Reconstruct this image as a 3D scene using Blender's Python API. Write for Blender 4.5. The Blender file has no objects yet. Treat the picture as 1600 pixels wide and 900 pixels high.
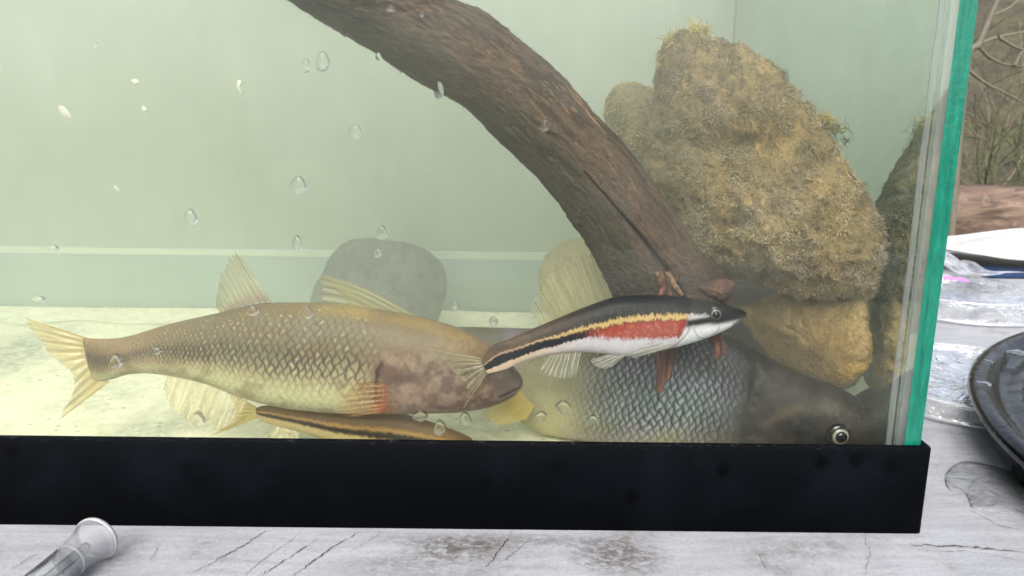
import bpy, math, random
import numpy as np
from mathutils import Vector, Matrix, noise as mnoise
random.seed(7); rng = np.random.default_rng(7)
sc = bpy.context.scene
C = sc.collection
R = math.radians

# ------------------------------------------------------------------ camera, world, sun, exposure
FPX = 1256.0
CAM = np.array([0.0107, -0.272, 0.149])
PT, YW, RL = R(12.23), R(0.47), R(0.82)
_fw = np.array([math.sin(YW)*math.cos(PT), math.cos(YW)*math.cos(PT), -math.sin(PT)])
_r = np.array([math.cos(YW), -math.sin(YW), 0.0]); _u = np.cross(_r, _fw)
RX = math.cos(RL)*_r + math.sin(RL)*_u
UX = -math.sin(RL)*_r + math.cos(RL)*_u
cd = bpy.data.cameras.new("camera"); cam = bpy.data.objects.new("camera", cd); C.objects.link(cam)
cam.matrix_world = Matrix(((RX[0], UX[0], -_fw[0], CAM[0]), (RX[1], UX[1], -_fw[1], CAM[1]),
                           (RX[2], UX[2], -_fw[2], CAM[2]), (0, 0, 0, 1)))
cd.sensor_width = 36; cd.lens = 36*FPX/1600; cd.clip_start = 0.01; cd.clip_end = 500
cd.dof.use_dof = True; cd.dof.focus_distance = 0.325; cd.dof.aperture_fstop = 30
sc.camera = cam

w = bpy.data.worlds.new("World"); sc.world = w; w.use_nodes = True
nt = w.node_tree; bg = nt.nodes["Background"]
sky = nt.nodes.new("ShaderNodeTexSky"); sky.sky_type = 'NISHITA'; sky.sun_disc = False
SUN_EL, SUN_AZ = R(44), R(188)           # azimuth measured from +Y towards +X
sky.sun_elevation = SUN_EL; sky.sun_rotation = SUN_AZ; sky.dust_density = 3.0; sky.air_density = 1.0
hs = nt.nodes.new('ShaderNodeHueSaturation'); hs.inputs['Saturation'].default_value = .45; nt.links.new(sky.outputs[0], hs.inputs['Color']); nt.links.new(hs.outputs[0], bg.inputs[0]); bg.inputs[1].default_value = 0.15
sd = bpy.data.lights.new("sun", 'SUN'); sun = bpy.data.objects.new("sun", sd); C.objects.link(sun)
sd.energy = 1.8; sd.angle = R(40); sd.color = (1.0, 0.95, 0.87)
dirv = Vector((math.sin(SUN_AZ)*math.cos(SUN_EL), math.cos(SUN_AZ)*math.cos(SUN_EL), math.sin(SUN_EL)))
sun.rotation_euler = dirv.to_track_quat('Z', 'Y').to_euler()
sc.view_settings.view_transform = 'Standard'; sc.view_settings.look = 'None'
sc.view_settings.exposure = 0.86; sc.view_settings.gamma = 1
cy = sc.cycles
cy.volume_bounces = 3; cy.max_bounces = 14; cy.transparent_max_bounces = 40; cy.transmission_bounces = 10
cy.glossy_bounces = 5; cy.diffuse_bounces = 4
cy.caustics_reflective = False; cy.caustics_refractive = False
cy.use_denoising = True; cy.sample_clamp_indirect = 6

# ------------------------------------------------------------------ pixel -> world helpers
def ray(x, y):
    x = np.asarray(x, float); y = np.asarray(y, float)
    return _fw + ((x-800)/FPX)[..., None]*RX + ((450-y)/FPX)[..., None]*UX
def P(x, y, Y):                        # the point seen at pixel (x, y) at depth Y inside the tank
    d = ray(x, y); return CAM + d*((np.asarray(Y, float)-CAM[1])/d[..., 1])[..., None]
def PZ(x, y, z):
    d = ray(x, y); return CAM + d*((z-CAM[2])/d[..., 2])[..., None]

def cr(pts, n, closed=False):          # Catmull-Rom resampling
    p = np.asarray(pts, float); m = len(p)
    if closed: q = np.vstack([p[-1], p, p[0], p[1]]); segs = m
    else: q = np.vstack([2*p[0]-p[1], p, 2*p[-1]-p[-2]]); segs = m-1
    t = np.linspace(0, segs, n, endpoint=not closed); i = np.minimum(t.astype(int), segs-1); f = (t-i)[:, None]
    a, b, c, d = q[i], q[i+1], q[i+2], q[i+3]
    return .5*((2*b)+(-a+c)*f+(2*a-5*b+4*c-d)*f**2+(-a+3*b-3*c+d)*f**3)

def sst(a, b, x):
    t = np.clip((x-a)/(b-a), 0, 1); return t*t*(3-2*t)
def mixc(a, b, f): return a+(np.asarray(b)-a)*np.asarray(f)[..., None]
def S(r, g, b):                         # sRGB 0-255 to linear
    c = np.array([r, g, b])/255.0
    return np.where(c <= .04045, c/12.92, ((c+.055)/1.055)**2.4)
_perm = np.random.default_rng(3).random((64, 64, 64))
def vnoise(x, y, z=0.0):                # cheap tiling value noise in numpy, 0..1
    x, y, z = np.broadcast_arrays(np.asarray(x, float), np.asarray(y, float), np.asarray(z, float))
    xi, yi, zi = np.floor(x).astype(int), np.floor(y).astype(int), np.floor(z).astype(int)
    fx, fy, fz = x-xi, y-yi, z-zi
    fx, fy, fz = [f*f*(3-2*f) for f in (fx, fy, fz)]
    out = 0
    for dx in (0, 1):
        for dy in (0, 1):
            for dz in (0, 1):
                out = out + _perm[(xi+dx) % 64, (yi+dy) % 64, (zi+dz) % 64]*(fx if dx else 1-fx)*(fy if dy else 1-fy)*(fz if dz else 1-fz)
    return out
def fbm(x, y, z=0.0, o=4):
    s, a, t = 0, 1.0, 0.0
    for k in range(o):
        s = s + a*vnoise(x*2**k+13*k, y*2**k+7*k, np.asarray(z)*2**k+3*k); t += a; a *= .5
    return s/t

# ------------------------------------------------------------------ object helpers
def mesh_np(name, V, F, col=None, uv=None, smooth=True):
    V = np.ascontiguousarray(V, np.float32); F = np.ascontiguousarray(F, np.int32); k = F.shape[1]
    me = bpy.data.meshes.new(name); me.vertices.add(len(V)); me.vertices.foreach_set('co', V.ravel())
    me.loops.add(F.size); me.loops.foreach_set('vertex_index', F.ravel())
    me.polygons.add(len(F)); me.polygons.foreach_set('loop_start', np.arange(0, F.size, k, dtype=np.int32))
    me.polygons.foreach_set('use_smooth', np.full(len(F), smooth))
    if col is not None:
        c = np.ones((len(V), 4), np.float32); col = np.asarray(col); c[:, :col.shape[1]] = col
        a = me.color_attributes.new('Col', 'FLOAT_COLOR', 'POINT'); a.data.foreach_set('color', c.ravel())
    if uv is not None:
        u = me.uv_layers.new(name='UVMap'); u.data.foreach_set('uv', np.ascontiguousarray(uv, np.float32)[F.ravel()].ravel())
    me.update(calc_edges=True); me.validate(); return me
def link(name, me, mat, parent=None, label=None):
    o = bpy.data.objects.new(name, me); C.objects.link(o)
    if mat: me.materials.append(mat)
    if parent:
        o.parent = parent
        L = parent.matrix_world if False else None
        q = parent; off = Vector((0, 0, 0))
        while q: off += q.location; q = q.parent
        o.location = -off
        # bring the mesh into the parent's frame so that origins stay tidy
        n = len(me.vertices); a = np.empty(n*3, np.float32); me.vertices.foreach_get('co', a)
        a = a.reshape(-1, 3)-np.array(off, np.float32); me.vertices.foreach_set('co', a.ravel()); me.update()
        o.location = (0, 0, 0)
    if label: o['label'] = label
    return o
def tag(o, label=None, cat=None, group=None, kind=None):
    if label: o['label'] = label
    if cat: o['category'] = cat
    if group: o['group'] = group
    if kind: o['kind'] = kind
    return o
def thing(name, loc, label, cat, group=None):
    o = bpy.data.objects.new(name, None); C.objects.link(o); o.location = Vector([float(v) for v in loc])
    o.empty_display_size = .01
    return tag(o, label, cat, group)
def center(o):                          # give a single-mesh thing its own origin
    me = o.data; n = len(me.vertices); a = np.empty(n*3, np.float32); me.vertices.foreach_get('co', a); a = a.reshape(-1, 3)
    c = a.mean(0); c[2] = a[:, 2].min(); me.vertices.foreach_set('co', (a-c).ravel()); me.update(); o.location = Vector([float(v) for v in c]); return o
def grid_faces(nu, nv, wrap=False):
    i = np.arange(nu-1)[:, None]; j = np.arange(nv if wrap else nv-1)[None]
    j2 = (j+1) % nv
    return np.stack([i*nv+j, (i+1)*nv+j, (i+1)*nv+j2, i*nv+j2], -1).reshape(-1, 4)
def grid(name, V, mat, parent=None, col=None, wrap=False, uv=None, smooth=True):
    nu, nv = V.shape[:2]
    return link(name, mesh_np(name, V.reshape(-1, 3), grid_faces(nu, nv, wrap), None if col is None else np.asarray(col).reshape(nu*nv, -1),
                None if uv is None else uv.reshape(-1, 2), smooth), mat, parent)
def boxes(name, bl, mat, parent=None, bevel=0.0):
    V, F = [], []
    for (x0, x1, y0, y1, z0, z1) in bl:
        n = len(V); V += [(x, y, z) for x in (x0, x1) for y in (y0, y1) for z in (z0, z1)]
        F += [[n+a for a in f] for f in ((0, 1, 3, 2), (4, 6, 7, 5), (0, 4, 5, 1), (2, 3, 7, 6), (0, 2, 6, 4), (1, 5, 7, 3))]
    o = link(name, mesh_np(name, np.array(V), np.array(F), smooth=False), mat, parent)
    if bevel:
        m = o.modifiers.new('b', 'BEVEL'); m.width = bevel; m.segments = 3
    return o
def tube_pts(path, rad, nv=8):
    path = np.asarray(path, float); n = len(path); rad = np.broadcast_to(rad, (n,)).astype(float)
    t = np.gradient(path, axis=0); t /= np.linalg.norm(t, axis=1)[:, None]+1e-12
    ref = np.array([0.03, .2, 1.0]); a = np.cross(t, ref); a /= np.linalg.norm(a, axis=1)[:, None]+1e-9; b = np.cross(t, a)
    th = np.linspace(0, 2*math.pi, nv, endpoint=False)
    return path[:, None]+rad[:, None, None]*(a[:, None]*np.cos(th)[None, :, None]+b[:, None]*np.sin(th)[None, :, None])
def tubes(name, lst, mat, parent=None, nv=5, cols=None):
    Vs, Fs, Cs, n = [], [], [], 0
    for k, (path, rad) in enumerate(lst):
        V = tube_pts(path, rad, nv); Vs.append(V.reshape(-1, 3)); Fs.append(grid_faces(V.shape[0], nv, True)+n); n += V.shape[0]*nv
        if cols is not None: Cs.append(np.tile(cols[k], (V.shape[0]*nv, 1)))
    return link(name, mesh_np(name, np.vstack(Vs), np.vstack(Fs), np.vstack(Cs) if cols is not None else None), mat, parent)
def lathe(prof, cx, cy_, n=96, z0=0):
    p = np.asarray(prof, float); th = np.linspace(0, 2*math.pi, n, endpoint=False)
    return np.stack([cx+p[:, 0, None]*np.cos(th), cy_+p[:, 0, None]*np.sin(th), z0+np.broadcast_to(p[:, 1, None], (len(p), n))], -1)

# ------------------------------------------------------------------ material helpers
class N:
    def __init__(s, name):
        s.m = bpy.data.materials.new(name); s.m.use_nodes = True; s.t = s.m.node_tree; s.t.nodes.clear()
        s.out = s.t.nodes.new('ShaderNodeOutputMaterial')
    def n(s, ty, ins=None, **kw):
        q = s.t.nodes.new(ty)
        for k, v in kw.items(): setattr(q, k, v)
        for k, v in (ins or {}).items(): s.put(q.inputs[k], v)
        return q
    def put(s, sock, v):
        if isinstance(v, bpy.types.NodeSocket): s.t.links.new(v, sock)
        elif isinstance(v, (tuple, list, np.ndarray)) and len(v) == 3 and len(sock.default_value) == 4: sock.default_value = (*[float(a) for a in v], 1)
        else: sock.default_value = v
    def noise(s, scale, detail=5, rough=.55, vec=None, dist=0):
        q = s.n('ShaderNodeTexNoise', {'Scale': scale, 'Detail': detail, 'Roughness': rough, 'Distortion': dist})
        s.t.links.new(vec if vec else s.obj(), q.inputs['Vector']); return q.outputs['Fac']
    def obj(s): return s.n('ShaderNodeTexCoord').outputs['Object']
    def geo(s): return s.n('ShaderNodeNewGeometry').outputs['Position']
    def mapv(s, vec, scale=(1, 1, 1), rot=(0, 0, 0), loc=(0, 0, 0)):
        return s.n('ShaderNodeMapping', {'Vector': vec, 'Scale': scale, 'Rotation': rot, 'Location': loc}).outputs[0]
    def ramp(s, f, a, b, ca=(0, 0, 0), cb=(1, 1, 1)):
        q = s.n('ShaderNodeValToRGB', {0: f}); e = q.color_ramp.elements
        e[0].position = a; e[1].position = b; e[0].color = (*[float(v) for v in ca], 1); e[1].color = (*[float(v) for v in cb], 1); return q.outputs[0]
    def mix(s, f, a, b, mode='MIX'):
        q = s.n('ShaderNodeMix', data_type='RGBA', blend_type=mode); s.put(q.inputs[0], f); s.put(q.inputs[6], a); s.put(q.inputs[7], b); return q.outputs[2]
    def math(s, op, a, b=0.0):
        q = s.n('ShaderNodeMath', operation=op); s.put(q.inputs[0], a); s.put(q.inputs[1], b); return q.outputs[0]
    def bump(s, h, st=.3, d=.001): return s.n('ShaderNodeBump', {'Height': h, 'Strength': st, 'Distance': d}).outputs[0]
    def pbr(s, col, rough=.5, normal=None, **kw):
        q = s.n('ShaderNodeBsdfPrincipled'); s.put(q.inputs['Base Color'], col); s.put(q.inputs['Roughness'], rough)
        if normal: s.t.links.new(normal, q.inputs['Normal'])
        for k, v in kw.items(): s.put(q.inputs[k.replace('_', ' ')], v)
        return q.outputs[0]
    def shmix(s, f, a, b):
        q = s.n('ShaderNodeMixShader'); s.put(q.inputs[0], f); s.t.links.new(a, q.inputs[1]); s.t.links.new(b, q.inputs[2]); return q.outputs[0]
    def done(s, sh, vol=False):
        s.t.links.new(sh, s.out.inputs['Volume' if vol else 'Surface']); return s.m
    def attr(s): return s.n('ShaderNodeVertexColor', layer_name='Col')

def m_simple(name, c1, c2, scale, rough=.7, bump=.3, bd=.001, bscale=None, **kw):
    k = N(name); f = k.noise(scale); h = k.noise(bscale or scale*4, 8, .65)
    return k.done(k.pbr(k.mix(k.ramp(f, .35, .65), c1, c2), rough, k.bump(h, bump, bd), **kw))
def m_vcol(name, rough=.5, nscale=900, namp=.35, bump=.2, bd=.0004, spec=.5, sss=0):
    k = N(name); a = k.attr(); f = k.noise(nscale, 6, .7)
    c = k.mix(1.0, a.outputs[0], k.ramp(f, .25, .75, (1-namp,)*3, (1+namp*.6,)*3), 'MULTIPLY')
    return k.done(k.pbr(c, rough, k.bump(k.noise(nscale*1.3, 6, .7), bump, bd), Specular_IOR_Level=spec))
def m_thin(name, tint=(1, 1, 1), gloss_rough=.02, ior=1.45, film=0.0, filmcol=(.8, .8, .8), bumps=None, rim=0.0, fscale=30, lo=.45, hi=.8):
    # thin clear sheet: see-through with Fresnel reflection and a faint deposit
    k = N(name); nrm = k.bump(k.noise(bumps[0], 4, .5, dist=bumps[3] if len(bumps) > 3 else 0), bumps[1], bumps[2]) if bumps else None
    tr = k.n('ShaderNodeBsdfTransparent', {0: tint}).outputs[0]
    g = k.n('ShaderNodeBsdfGlossy', {'Color': (1, 1, 1), 'Roughness': gloss_rough}); fr = k.n('ShaderNodeFresnel', {'IOR': ior})
    if nrm: k.t.links.new(nrm, g.inputs['Normal']); k.t.links.new(nrm, fr.inputs['Normal'])
    f = fr.outputs[0]
    if rim: f = k.math('ADD', f, rim)
    sh = k.shmix(f, tr, g.outputs[0])
    if film:
        d = k.n('ShaderNodeBsdfDiffuse', {0: filmcol}).outputs[0]
        ff = k.math('MULTIPLY', k.ramp(k.noise(fscale, 6, .6), lo, hi), film)
        sh = k.shmix(ff, sh, d)
    return k.done(sh)

# ================================================================== STRUCTURE: ground, bank
TX0, TX1 = -.50, .156      # tank inside
TB = .27                   # inside face of the back pane
FLZ = .012

k = N('leaf_litter'); f = k.noise(14, 8, .7); f2 = k.noise(2.2, 5, .6)
c = k.mix(k.ramp(f, .35, .65), (.02, .019, .014), (.10, .085, .06)); c = k.mix(k.ramp(f2, .4, .65), c, (.10, .10, .05))
M_ground = k.done(k.pbr(c, .9, k.bump(k.noise(30, 8, .7), .8, .03)))
n = 140
gx = np.concatenate([np.linspace(-60, -6, 25), np.linspace(-5.6, 9, 90), np.linspace(10, 70, 25)])
gy = np.concatenate([np.linspace(-40, -3, 20), np.linspace(-2.6, 9, 90), np.linspace(9.8, 110, 30)])
GX, GY = np.meshgrid(gx, gy, indexing='ij')
def gz(X, Y):
    z = -.75+.34*sst(1.0, 2.4, Y)-.25*sst(3.3, 4.0, Y)+.18*sst(5.2, 6.2, Y)+sst(6.5, 26, Y)*7.5+sst(26, 90, Y)*12
    return z+(fbm(X*1.3+50, Y*1.3+50, 2.5)-.5)*.14*sst(.8, 1.6, np.abs(Y)+.3)
g = grid('ground', np.stack([GX, GY, gz(GX, GY)], -1), M_ground); tag(g, 'brown leaf-littered river bank rising into a wooded slope', kind='structure')
k = N('river_water'); M_river = k.done(k.pbr((.035, .035, .022), .08, k.bump(k.noise(9, 4, .5), .25, .02)))
g = grid('river', np.array([[[x, y, -.60] for y in (3.45, 5.9)] for x in (-30, 40)], float), M_river); tag(g, kind='structure')

# ------------------------------------------------------------------ table
k = N('table_top_board'); pos = k.geo()
vv = k.mapv(pos, (3, 22, 3), (0, 0, R(-38))); grain = k.noise(9, 8, .65, vv, .4)
blot = k.noise(26, 7, .65, pos, .3); fine = k.noise(600, 6, .75, pos)
c = k.mix(k.ramp(grain, .3, .7), (.33, .34, .37), (.46, .47, .50))
c = k.mix(k.ramp(fine, .35, .55), k.mix(1, c, (.8, .8, .8), 'MULTIPLY'), c)
sp = k.math('MULTIPLY', k.ramp(blot, .52, .66), k.ramp(k.noise(220, 8, .75, k.mapv(pos, (1, 1, 1), (0, 0, .5)), .6), .42, .6))
c = k.mix(k.math('MULTIPLY', sp, .75), c, (.19, .178, .165))
# two muddy smears in front of the tank: distance masks broken by noise
for (qx, qy, rx, ry, am) in ((715, 858, .022, .010, .95), (965, 868, .020, .016, .95), (760, 845, .05, .006, .6), (640, 885, .03, .012, .5), (180, 870, .012, .02, .4)):
    sx, sy = [float(v_) for v_ in PZ(np.array(float(qx)), np.array(float(qy)), 0.)[:2]]
    dx = k.math('DIVIDE', k.math('SUBTRACT', k.n('ShaderNodeSeparateXYZ', {0: pos}).outputs[0], sx), rx)
    dy = k.math('DIVIDE', k.math('SUBTRACT', k.n('ShaderNodeSeparateXYZ', {0: pos}).outputs[1], sy), ry)
    d = k.math('ADD', k.math('MULTIPLY', dx, dx), k.math('MULTIPLY', dy, dy))
    d = k.math('SUBTRACT', 1.0, d); d = k.n('ShaderNodeClamp', {0: d}).outputs[0]
    q = k.math('MULTIPLY', d, k.ramp(k.noise(260, 9, .78, k.mapv(pos, (1, 1.6, 1), (0, 0, .7)), .8), .40, .58))
    c = k.mix(k.math('MULTIPLY', q, am), c, (.085, .072, .058))
wet = k.ramp(k.noise(30, 4, .5, pos, .5), .45, .6)
rg = k.math('ADD', k.math('MULTIPLY', wet, -.25), .62)
M_table = k.done(k.pbr(c, rg, k.bump(k.math('ADD', k.noise(400, 8, .75, vv), k.math('MULTIPLY', fine, .6)), .35, .0006)))
M_leg = m_simple('table_leg_metal', (.3, .3, .31), (.38, .38, .39), 60, .4, .1)
tb = thing('table', (.1, 0, -.75), 'off-white scuffed table carrying the fish tank, streaked with mud and cracks', 'table')
boxes('tabletop', [(-.75, 1.15, -.62, .69, -.03, 0)], M_table, tb, .004)
for (x, y) in ((-.7, -.57), (1.1, -.57), (-.7, .64), (1.1, .64)):
    boxes('leg', [(x-.02, x+.02, y-.02, y+.02, -.76, -.031)], M_leg, tb, .003)
M_crack = m_simple('grime_in_crack', (.03, .026, .022), (.10, .085, .07), 300, .9)
def ribbon(pts, wd, z=.0004, seed=0, n=60, wob=.0006):
    p = np.array([PZ(np.array(x), np.array(y), 0.) for x, y in pts]); p = cr(p, n)
    s = np.linspace(0, 1, n); r2 = np.random.default_rng(seed)
    t = np.gradient(p, axis=0); t /= np.linalg.norm(t, axis=1)[:, None]; nn = np.stack([-t[:, 1], t[:, 0], 0*t[:, 0]], -1)
    p = p+nn*((vnoise(s*22, seed+.3)-.5)*wob*2+(vnoise(s*60, seed+.7)-.5)*wob)[:, None]
    ww = wd*(np.sin(math.pi*s)**.4+.05)*(.15+1.1*vnoise(s*40, seed+5.1))
    return np.stack([p-nn*ww[:, None], p+nn*ww[:, None]], 1)+[0, 0, z]
for i, (pts, wd) in enumerate([([(415, 830), (372, 858), (300, 897)], .00022), ([(470, 832), (400, 885), (380, 905)], .00010),
        ([(497, 842), (440, 880), (404, 903)], .00022), ([(560, 832), (500, 870), (455, 905)], .00024),
        ([(800, 832), (775, 868), (758, 890)], .00022), ([(832, 838), (800, 868), (770, 888)], .00012), ([(600, 832), (540, 868)], .00008),
        ([(1350, 833), (1358, 870), (1350, 905)], .0001), ([(1422, 853), (1510, 856), (1605, 866)], .0004),
        ([(1440, 862), (1530, 866), (1605, 880)], .00012), ([(1180, 860), (1200, 897)], .00012), ([(1520, 800), (1560, 822), (1600, 830)], .00015),
        ([(1460, 740), (1490, 760), (1560, 800)], .00012), ([(55, 868), (20, 890)], .0002), ([(250, 850), (235, 880)], .00012)]):
    grid('crack', ribbon(pts, wd, .0004+.00002*i, i), M_crack, tb)

# ================================================================== AQUARIUM
aq = thing('aquarium', ((TX0+TX1)/2, .13, 0), 'glass fish tank in a black plastic base frame, holding water, fish and rocks', 'fish tank')
GT = .006
M_front = m_thin('front_glass', (.985, .995, .985), .0, 1.18, film=.022, filmcol=(.75, .8, .72), fscale=30, lo=.48, hi=.80)
M_out = m_thin('outer_glass', (.93, .985, .95), .0, 1.45)
# side pane seen from the water: reflects strongly at grazing angles, as glass backed by air does
k = N('side_glass_inner'); lw = k.n('ShaderNodeLayerWeight', {'Blend': .5}).outputs['Facing']
tr = k.n('ShaderNodeBsdfTransparent', {0: (.80, .93, .86)}).outputs[0]; gl = k.n('ShaderNodeBsdfGlossy', {'Color': (.80, .88, .85), 'Roughness': .012}).outputs[0]
fc = k.n('ShaderNodeMapRange', {0: lw, 1: .28, 2: .48, 3: .06, 4: .88}).outputs[0]
df = k.n('ShaderNodeBsdfDiffuse', {0: (.55, .62, .52)}).outputs[0]
M_side = k.done(k.shmix(k.math('ADD', k.math('MULTIPLY', k.ramp(k.noise(40, 6, .65), .4, .8), .16), .03), k.shmix(fc, tr, gl), df))
k = N('glass_edge_green'); v = k.mapv(k.geo(), (1, 1, .12))
M_edge = k.done(k.pbr(k.mix(k.ramp(k.noise(420, 6, .7, v), .3, .7), (.0, .10, .065), (.01, .27, .18)), .18, k.bump(k.noise(300, 4, .6), .3, .0006),
                      Transmission_Weight=.25))
M_frame_n = N('black_plastic'); k = M_frame_n; pos = k.geo()
sm = k.ramp(k.noise(24, 6, .6, pos, .4), .5, .75)
dots = k.ramp(k.n('ShaderNodeTexVoronoi', {'Vector': k.mapv(pos, (70, 70, 60)), 'Scale': 1.0}).outputs['Distance'], .12, .26, (1, 1, 1), (0, 0, 0))
dots = k.math('MULTIPLY', dots, k.ramp(k.noise(18, 3, .5, pos), .42, .6))
sx_ = k.noise(1, 8, .8, k.mapv(pos, (260, 260, 1500), (0, .5, 0)), .5)
c = k.mix(sm, (.0012, .0018, .0030), (.0032, .0046, .0072)); c = k.mix(dots, c, (.0004, .0005, .0008))
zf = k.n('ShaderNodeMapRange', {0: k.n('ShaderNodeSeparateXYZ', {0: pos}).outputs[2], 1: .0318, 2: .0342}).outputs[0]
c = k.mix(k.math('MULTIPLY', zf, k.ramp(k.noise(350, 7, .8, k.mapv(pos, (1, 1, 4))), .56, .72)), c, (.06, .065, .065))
c = k.mix(k.math('MULTIPLY', k.ramp(sx_, .68, .73), .55), c, (.10, .11, .12))
M_frame = k.done(k.pbr(c, k.math('ADD', k.math('MULTIPLY', dots, -.2), .6), k.bump(k.noise(120, 5, .6, pos), .08, .001), Specular_IOR_Level=.04))
M_seal = N('silicone'); k = M_seal
M_seal = k.done(k.shmix(.45, k.n('ShaderNodeBsdfTransparent', {0: (.93, .95, .95)}).outputs[0],
                        k.pbr(k.mix(k.ramp(k.noise(90, 5, .6, k.mapv(k.geo(), (1, 1, .1))), .3, .7), (.34, .38, .39), (.50, .54, .54)), .22)))
TH = .30
boxes('front_pane', [(TX0, TX1-.0002, 0, .005, .006, TH)], M_front, aq)
boxes('back_pane', [(TX0, TX1-.0002, TB, TB+.006, .006, TH)], M_out, aq)
# side pane: clear inner face, green cut edges
V = np.array([[TX1, y, z] for y in (0.0002, TB+.006) for z in (.006, TH)]+[[TX1+GT, y, z] for y in (0.0002, TB+.006) for z in (.006, TH)])
me = mesh_np('side_pane', V, np.array([[0, 1, 3, 2], [4, 6, 7, 5], [0, 4, 5, 1], [2, 3, 7, 6], [1, 5, 7, 3], [0, 2, 6, 4]]), smooth=False)
sp_ = link('side_pane', me, M_side, aq); me.materials.append(M_out); me.materials.append(M_edge)
for p_, mi in zip(me.polygons, (0, 1, 2, 2, 2, 2)): p_.material_index = mi
V2 = V.copy(); V2[:, 0] = TX0-.0002-(V[:, 0]-TX1)
me2 = mesh_np('side_pane', V2, np.array([[0, 2, 3, 1], [4, 5, 7, 6], [0, 1, 5, 4], [2, 6, 7, 3], [1, 3, 7, 5], [0, 4, 6, 2]]), smooth=False)
link('side_pane', me2, M_side, aq); me2.materials.append(M_out); me2.materials.append(M_edge)
for p_, mi in zip(me2.polygons, (0, 1, 2, 2, 2, 2)): p_.material_index = mi
# silicone bead up the front right corner
zz = np.linspace(.013, TH-.002, 120); a = np.linspace(0, math.pi/2, 9)
wv = .0036+(vnoise(zz*60, .5)-.5)*.0009
bead = np.stack([TX1-.0003-wv[:, None]*np.cos(a)[None]*1.0, .0053+wv[:, None]*.9*np.sin(a)[None], np.broadcast_to(zz[:, None], (120, 9))], -1)
grid('silicone_seal', bead, M_seal, aq)
# frame ring
def ring(prof, x0, x1, y0, y1, z0=0, rad=.002):
    rows = []
    for (off, z) in prof:
        row = []
        for (cx, cy_, a0) in ((x1-rad, y1-rad, 0), (x0+rad, y1-rad, 90), (x0+rad, y0+rad, 180), (x1-rad, y0+rad, 270)):
            for t in range(5):
                an = R(a0+t*22.5); rr = max(rad-off, .0002)
                ex = off if off > rad-.0002 else 0
                dx = (-(off-rad+.0002) if ex else 0); row.append((cx+math.cos(an)*rr+(dx if math.cos(an) >= 0 and a0 in (0, 270) else -dx if a0 in (90, 180) else 0),
                        cy_+math.sin(an)*rr+(dx if a0 in (0, 90) else -dx), z0+z))
        rows.append(row)
    return np.array(rows)
prof = [(.0022, .0002), (.0, .0002), (.0, .0332), (.0004, .0338), (.0008, .034), (.0021, .034), (.0024, .0338), (.0026, .033), (.0026, .006), (.012, .006)]
grid('bottom_frame', ring(prof, TX0-.0092, TX1+GT+.003, -.003, TB+.009), M_frame, aq, wrap=True)
prof2 = [(.0026, .0), (.0, .0), (.0, .02), (.0006, .0215), (.014, .0215), (.014, .019), (.0028, .019), (.0026, .0)]
grid('top_frame', ring(prof2, TX0-.0092, TX1+GT+.003, -.003, TB+.009, TH-.018), M_frame, aq, wrap=True)
# tank floor
k = N('silty_floor'); pos = k.geo()
f1 = k.noise(120, 8, .75, k.mapv(pos, (1, .8, 1), (0, 0, .3)), .5); f2 = k.noise(22, 5, .6, pos, .3)
c = k.mix(k.ramp(f1, .34, .62), (.70, .69, .46), (.96, .95, .70)); c = k.mix(k.math('MULTIPLY', k.ramp(f2, .5, .66), k.ramp(k.noise(150, 8, .8, pos, .7), .4, .6)), c, (.50, .52, .38))
_pl = PZ(np.array(10.), np.array(555.), FLZ)
dx = k.math('DIVIDE', k.math('SUBTRACT', k.n('ShaderNodeSeparateXYZ', {0: pos}).outputs[0], float(_pl[0])), .035); dy = k.math('DIVIDE', k.math('SUBTRACT', k.n('ShaderNodeSeparateXYZ', {0: pos}).outputs[1], float(_pl[1])), .07)
d = k.n('ShaderNodeClamp', {0: k.math('SUBTRACT', 1.0, k.math('ADD', k.math('MULTIPLY', dx, dx), k.math('MULTIPLY', dy, dy)))}).outputs[0]
c = k.mix(k.math('MULTIPLY', d, k.ramp(k.noise(90, 8, .8, pos, .8), .36, .58)), c, (.24, .26, .20))
vo = k.n('ShaderNodeTexVoronoi', {'Vector': k.mapv(pos, (110, 150, 1)), 'Scale': 1.0, 'Randomness': 1.0}).outputs['Distance']
c = k.mix(k.math('MULTIPLY', k.ramp(vo, .06, .16, (1, 1, 1), (0, 0, 0)), .7), c, (.18, .16, .10))
M_floor = k.done(k.pbr(c, .8, k.bump(f1, .4, .002)))
boxes('floor_pane', [(TX0, TX1, .0052, TB-.0002, .0062, FLZ)], M_floor, aq)

q_ = np.linspace(0, 1, 14); cx_ = np.linspace(TX0+.001, TX1-.001, 160)
cv = np.stack([np.broadcast_to(cx_[:, None], (160, 14)), TB-.0035-.03*(1-q_[None])*(.7+.6*vnoise(cx_*30, .5))[:, None], FLZ+.0006+.003*(q_[None]**2.2)*(.5+fbm(cx_*25, 4.5, 1.1, 3))[:, None]], -1)
cv = np.concatenate([cv, cv[:, -1:]*[1, 1, 0]+[0, 0, FLZ+.0004]], 1)
st0 = grid('silt', cv, M_floor); tag(st0, 'pale silt cove added to soften the floor line at the back wall of the tank', 'silt', kind='stuff')  # added cove, smooths the shading where floor meets back wall
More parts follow.
